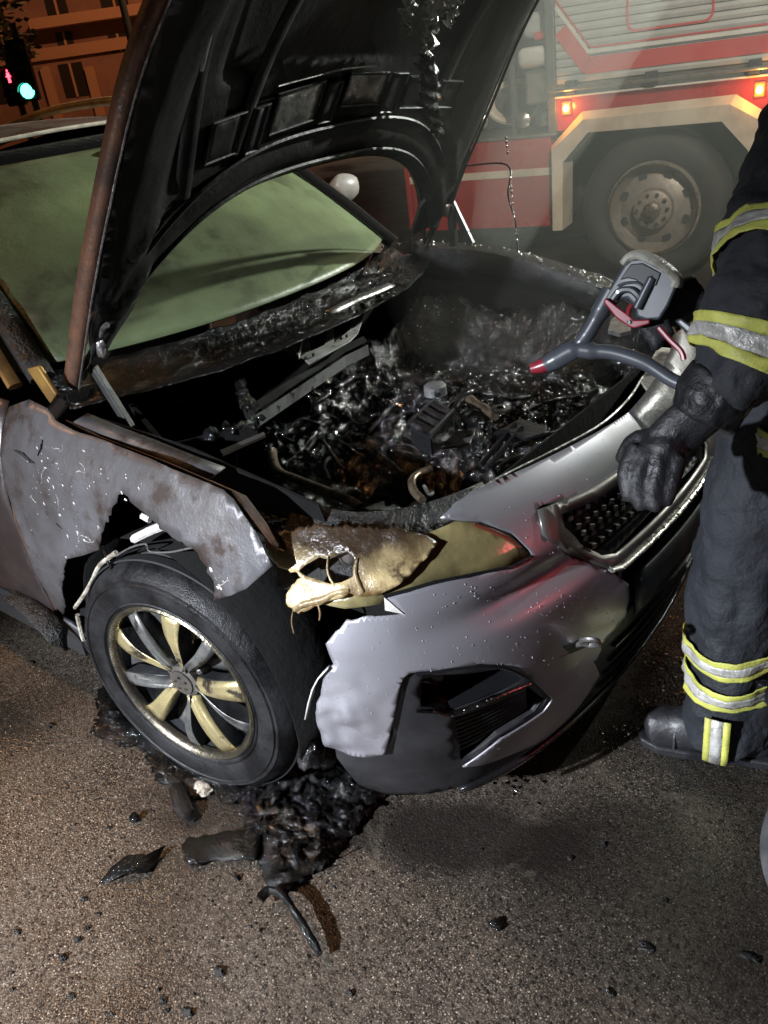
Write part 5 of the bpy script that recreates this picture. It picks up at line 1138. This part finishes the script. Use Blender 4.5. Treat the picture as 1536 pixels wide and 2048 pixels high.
# head with helmet (above the frame)
hd = MB(); hd.lump((1.25,.09,1.665), (.085,.075,.115), 4, .0); hd.lump((1.165,.085,1.655), (.02,.014,.022), 2, 0); hd.tube([(1.255,.09,1.50),(1.25,.09,1.60)], [.055,.055], 12)
for y in (.012,.168): hd.lump((1.25,y,1.66), (.02,.01,.03), 2, 0)
P_(hd, 'head', 'skin_tone', remesh=.007)
for y in (.058,.118): P_(MB().lump((1.176,y,1.675), (.010,.013,.009), 2, 0), 'eye', 'gloss_black')
P_(MB().tube([(1.172,.064,1.60),(1.166,.088,1.597),(1.172,.112,1.60)], .005, 6), 'mouth', 'nozzle_red')
P_(MB().lathe([(.155,-.01),(.150,.01),(.118,.03),(.112,.08),(.085,.14),(.001,.165)], 36, (1.26,.09,1.70)), 'helmet', 'helmet_shell', solid=.004)

# ------------------------------------------------------------------ hose nozzle in his right hand
nz_ = empty('hose_nozzle', at_d(1.82,1160,690), label='grey pistol grip fire hose nozzle with red trigger pointed into the engine bay', category='hose nozzle')
def Q(b, name, m, **k): return local(b.build(name, m, **k), nz_)
def nd(x, y, dd=0): return at_d(1.83-.05*(x-1080)/220+dd, x, y)
Q(MB().tube(crom([nd(1092,730),nd(1120,715),nd(1150,700),nd(1185,702),nd(1230,706),nd(1290,726),nd(1340,758),nd(1362,768)],5), [.019]*3+[.021]*8+[.018]*5+[.015]*10+[.014]*10, 16), 'barrel', 'nozzle_grey')
Q(MB().tube([nd(1062,738),nd(1080,733),nd(1096,727)], [.010,.015,.016], 14), 'nozzle_tip', 'nozzle_red')
Q(MB().tube(crom([nd(1148,698),nd(1175,668),nd(1200,625),nd(1225,580)],5), [.013]*4+[.016]*6+[.020]*6, 14), 'neck', 'nozzle_grey')
tdir = (nd(1290,600)-CAM).normalized()
def slab(name, pts, dd, th, m, bev=.006): return Q(MB().prism([nd(*p,dd) for p in pts], tdir*th), name, m, bevel=bev, smooth=True, seg=3)
slab('handle_shell', [(1200,612),(1222,570),(1246,530),(1262,516),(1285,514),(1330,538),(1356,562),(1352,580),(1338,612),(1320,640),(1292,642),(1272,635),(1268,612),(1254,598),(1240,600),(1228,616)], -.020, .040, 'nozzle_grey')
slab('handle_web', [(1240,560),(1262,528),(1285,526),(1322,546),(1312,572),(1296,568),(1284,572),(1272,560),(1256,556)], -.024, .006, 'truck_dark', .002)
Q(MB().tube(crom([nd(1236,572,-.024),nd(1252,566,-.026),nd(1276,566,-.026),nd(1290,578,-.026),nd(1296,566,-.026),nd(1304,552,-.024)],4), .0028, 6), 'handle_ridge', 'nozzle_grey')
Q(MB().tube(crom([nd(1226,598,-.024),nd(1240,582,-.026),nd(1262,580,-.026),nd(1278,594,-.026),nd(1282,606,-.024)],4), .007, 8), 'handle_ridge', 'nozzle_grey')
Q(MB().tube([nd(1304,556,-.024),nd(1274,616,-.024)], [.009,.010], 10), 'handle_ridge', 'nozzle_grey')
Q(MB().tube(crom([nd(1248,528,-.004),nd(1262,513,-.004),nd(1288,512,-.004),nd(1326,532,-.004),nd(1354,558,-.004),nd(1352,574,-.004)],5), [(.020,.010)]*26, 10, roll=tdir), 'handle_cap', 'nozzle_cap')
slab('trigger', [(1206,604),(1212,595),(1236,614),(1258,630),(1268,640),(1300,638),(1300,648),(1268,657),(1258,654),(1232,636)], -.034, .014, 'nozzle_red', .003)
Q(MB().tube(crom([nd(1256,632,-.03),nd(1258,618,-.03),nd(1264,609,-.03)],3), .005, 8), 'trigger', 'nozzle_red')
Q(MB().tube([nd(1257,644,-.040),nd(1257,644,-.034)], [.004,.004], 10), 'pivot_pin', 'bare_metal')
Q(MB().tube(crom([nd(1318,655,-.03),nd(1340,680,-.03),nd(1362,702,-.03),nd(1368,720,-.03)],4), [.0055]*13, 8), 'valve_lever', 'nozzle_red')
slab('grip_end', [(1350,642),(1362,636),(1384,652),(1380,672)], -.02, .03, 'nozzle_grey', .004)
hp = crom([nd(1362,768), at_d(1.78,1400,800), V((1.12,-.02,.80)), V((1.36,-.14,.55)), V((1.55,-.05,.20)), V((1.62,-.20,.045)), at_z(.036,1640,1830), at_z(.036,1572,1780), at_z(.036,1549,1695), at_z(.036,1575,1610), at_z(.036,1660,1540), V((1.75,.12,.036)), V((2.2,.7,.036)), V((2.2,2.4,.036)), V((1.2,3.7,.036))], 7)
ho = MB().tube(hp, [.014]*3+[.018]*4+[.030]*(len(hp)-7), 14).build('fire_hose', 'hose_skin', label='grey fire hose looping over the road at the right edge', category='fire hose')

# ------------------------------------------------------------------ debris on the road
def gz(px_, py_, z=0): return at_z(z, px_, py_)
rnd = random.Random(31)
def chunk(name, label, cat, b, m='char_wet', **k): return b.build(name, m, label=label, category=cat, **k)
# big molten heap under the bumper
outl = [gz(*p) for p in ((480,1590),(520,1560),(600,1545),(680,1540),(760,1560),(800,1575),(765,1600),(740,1630),(715,1670),(690,1690),(672,1720),(640,1745),(600,1770),(560,1790),(535,1780),(522,1735),(515,1700),(488,1650))]
pol = [(p.x,p.y) for p in outl]
def heapz(x, y):
    d = min(math.hypot(x-a[0],y-a[1]) for a in resH); return min(1,d/.05)**.6*(.016+.035*abs(nz3((x,y,0),14,2))+.012*(1-2*abs(nz3((x,y,0),38,3)))+.014*nz3((x,y,0),85,5)+.008*nz3((x,y,0),150,6))+.002
resH = resamp(pol, .02)
panel('molten_heap', lambda x,y: V((x,y,heapz(x,y))), [(a,b,.008) for a,b in pol], 'heap_wet', None, step=.0085, thick=.004, ang=180, label='large heap of black melted plastic under the front bumper', category='debris')
outl = [gz(*p) for p in ((180,1468),(200,1440),(196,1400),(212,1362),(240,1385),(300,1450),(350,1500),(420,1540),(500,1560),(498,1602),(455,1612),(420,1590),(385,1600),(345,1578),(312,1560),(300,1525),(285,1500),(235,1492))]
pol = [(p.x,p.y) for p in outl]; resH = resamp(pol, .02)
panel('molten_strip', lambda x,y: V((x,y,heapz(x,y)*.8)), [(a,b,.010) for a,b in pol], 'heap_wet', None, step=.010, thick=.004, ang=180, label='ragged black melted strip along the inside of the wheel', category='debris')
heap = bpy.data.objects['molten_heap']; rs = random.Random(5); sh_ = MB(); HB = [(p.x,p.y) for p in [gz(*p) for p in ((490,1590),(520,1560),(600,1545),(680,1545),(760,1565),(740,1630),(690,1690),(640,1745),(560,1785),(522,1735),(488,1650))]]
while len(sh_.v) < 5200:
    x, y = rs.uniform(.1,.75), rs.uniform(-1.1,-.55)
    if not inpoly(x, y, HB): continue
    a = rs.uniform(0,6.28); pts = []; q = V((x,y,.030+.02*rs.random()))
    for k in range(4): pts.append(q.copy()); a += rs.gauss(0,.7); q += V((.012*math.cos(a), .012*math.sin(a), rs.gauss(-.001,.007)))
    w_ = .002+.007*rs.random()**2; sh_.tube(crom(pts,3), [(.0012,w_*(.4+.6*math.sin(.4+.28*k))) for k in range(10)], 5)
o = sh_.build('heap_shreds', 'heap_wet', None, kind='stuff'); o.parent = heap
# rounded flat strip
fs = crom([gz(372,1712,.016), gz(400,1700,.016), gz(450,1692,.018), gz(520,1690,.024)],6)
chunk('burnt_strip', 'flat rounded black strip sticking out left of the molten heap', 'debris', MB().tube([fs[0]-(fs[1]-fs[0])*.8]+fs, [(.004,.006)]+[(.014,.034)]*3+[(.014,.042)]*16, 20), 'heap_wet', ang=180); fold(bpy.data.objects['burnt_strip'], .018, .035)
# curved bar with a crook
bar_ = crom([gz(520,1800,.03), gz(535,1782,.035), gz(560,1786,.04), gz(590,1822,.04), gz(615,1865,.035), gz(640,1908,.022)],5)
chunk('burnt_rod', 'crooked black rod lying in front of the molten heap', 'debris', MB().tube(bar_, [.012]*6+[.009]*18+[.006]*2, 9), 'heap_wet'); fold(bpy.data.objects['burnt_rod'], .008, .02)
# leaf shaped flake
P = [gz(*p) for p in ((198,1770),(225,1742),(258,1722),(272,1712),(300,1718),(335,1702),(312,1730),(295,1752),(250,1760),(222,1765))]
f_ = MB(); n = len(P); c = sum(P, V((0,0,0)))/n+V((0,0,.022)); f_.add([p+V((0,0,.004+.008*(i%3))) for i,p in enumerate(P)]+[c], [(i,(i+1)%n,n) for i in range(n)])
chunk('burnt_flake', 'leaf shaped curled black flake on bare asphalt, lower left', 'debris', f_, 'char_wet', solid=.003)
chunk('burnt_shard', 'bent charred shard standing beside the front tyre', 'debris', MB().tube(crom([gz(352,1570,.02),gz(360,1600,.03),gz(372,1625,.025),gz(385,1640,.01)],4), [(.006,.022)]*10+[(.005,.012)]*3, 8))
chunk('burnt_hoop', 'curled black strip beside the tyre, nearest the road', 'debris', MB().tube(crom([gz(318,1560,.012),gz(322,1535,.02),gz(345,1530,.025),gz(372,1548,.02)],4), [(.005,.014)]*13, 8))
chunk('burnt_lump', 'pale ash lump on the road beside the tyre', 'debris', MB().lump(gz(405,1575,.012), (.035,.022,.014), 3, .4, 2.2, 4), 'ash')
chunk('burnt_lump', 'small black lump left of the bent shard', 'debris', MB().lump(gz(268,1635,.010), (.012,.012,.014), 2, .5, 2.2, 5))
chunk('burnt_lump', 'black crumb alone on the asphalt at lower centre', 'debris', MB().lump(gz(990,1850,.008), (.013,.012,.010), 2, .6, 2.2, 6))
chunk('burnt_flake', 'thin black flake near the bottom right corner', 'debris', MB().lump(gz(1498,1915,.006), (.018,.010,.006), 2, .5, 2.2, 7))
chunk('burnt_flake', 'dark smear of char below the firefighter boot', 'debris', MB().lump(gz(1290,1893,.003), (.020,.010,.004), 2, .5, 2.2, 8), 'char')
spots = [(112,1668),(168,1797),(150,1648),(218,1655),(197,1827),(173,1855),(155,1878),(34,1863),(24,1945),(125,1914),(24,1978),(143,1992),(318,1978),(325,2002),(438,1943),(333,2020),(376,2024),(224,2028),(475,1755),(790,1590),(1206,1690),(1140,1716),(1290,1690),(1330,1800),(1218,1985),(100,1450),(60,1325),(520,1860),(700,1985)]
for i, p in enumerate(spots):
    k = .0035+.005*rnd.random(); MB().lump(gz(*p,k*.5), (k*rnd.uniform(.7,1.8),k,k*.6), 2, .75, 2.6, 50+i).build('char_crumb', 'char', label=('tiny black char crumb on the dry asphalt at lower left' if p[0] < 600 else 'tiny black char crumb on the damp asphalt right of the heap'), category='crumb', group='char crumbs scattered on the asphalt')
gr = MB(); rg_ = random.Random(41)
for cx, cy, sx, sy, n in ((560,1660,130,70,170),(330,1560,90,60,120),(620,1780,80,60,60),(280,1720,120,80,60),(900,1640,130,50,60),(760,1850,300,120,60)):
    for i in range(n):
        k = .0008+.0028*rg_.random()**2; gr.lump(gz(cx+rg_.gauss(0,sx), cy+rg_.gauss(0,sy), k*.4), (k*rg_.uniform(.7,2),k*rg_.uniform(.7,1.4),k*.6), 1, .7, 2.5, i)
gr.build('soot_grit', 'char', kind='stuff', label='fine black soot grit strewn over the road around the heap', category='soot')
wd_ = MB()
for i in range(130):
    x, y = rnd.choice(((1240,1345,60,70),(1330,1290,30,60),(1350,1350,30,60),(1160,1500,60,30),(1010,1560,30,20),(1290,1180,20,70)))[:2], 0
    cx, cy, sx, sy = rnd.choice(((1240,1345,60,60),(1345,1300,26,60),(1350,1370,26,40),(1250,1460,50,20),(1040,1560,30,20),(1310,1200,16,60)))
    wd_.lump(gz(cx+rnd.gauss(0,sx), cy+rnd.gauss(0,sy), .001), [.003+.006*rnd.random(), .003+.006*rnd.random(), .0018], 1, .3, 2, i)
wd_.build('glint_drops', 'chrome_soot', kind='stuff', label='shining water drops on the wet road in front of the car', category='water')

# ------------------------------------------------------------------ smoke drifting from the bay towards the truck
def smoke(name, c, sz, dens, rot, seed, label):
    m = bpy.data.materials.new(name); m.use_nodes = True; n = m.node_tree; N = n.nodes; N.remove(N['Principled BSDF'])
    v = N.new('ShaderNodeVolumePrincipled'); v.inputs['Color'].default_value = (.82,.86,.80,1); v.inputs['Density'].default_value = dens; v.inputs['Anisotropy'].default_value = .35
    n.links.new(v.outputs[0], N['Material Output'].inputs['Volume']); MATS[name] = m
    b = MB().lump(c, sz, 4, .22, 1.2, seed, rot); return b.build(name, name, kind='stuff', label=label, category='smoke')
smoke('smoke', (.05,1.85,1.75), (1.35,1.5,1.2), .034, None, 3, 'thin smoke drifting between the bonnet and the fire truck')
smoke('smoke_wisp', (.42,.35,1.45), (.36,.55,.75), .04, None, 5, 'steam wisp rising from the charred engine bay')
smoke('beam_smoke', (.20,1.05,1.75), (.22,.24,.95), .45, Matrix.Rotation(.5,3,'Y'), 8, 'smoke shaped as the pale light beam beside the raised bonnet edge')  # volume shaped and thickened to draw the light beam
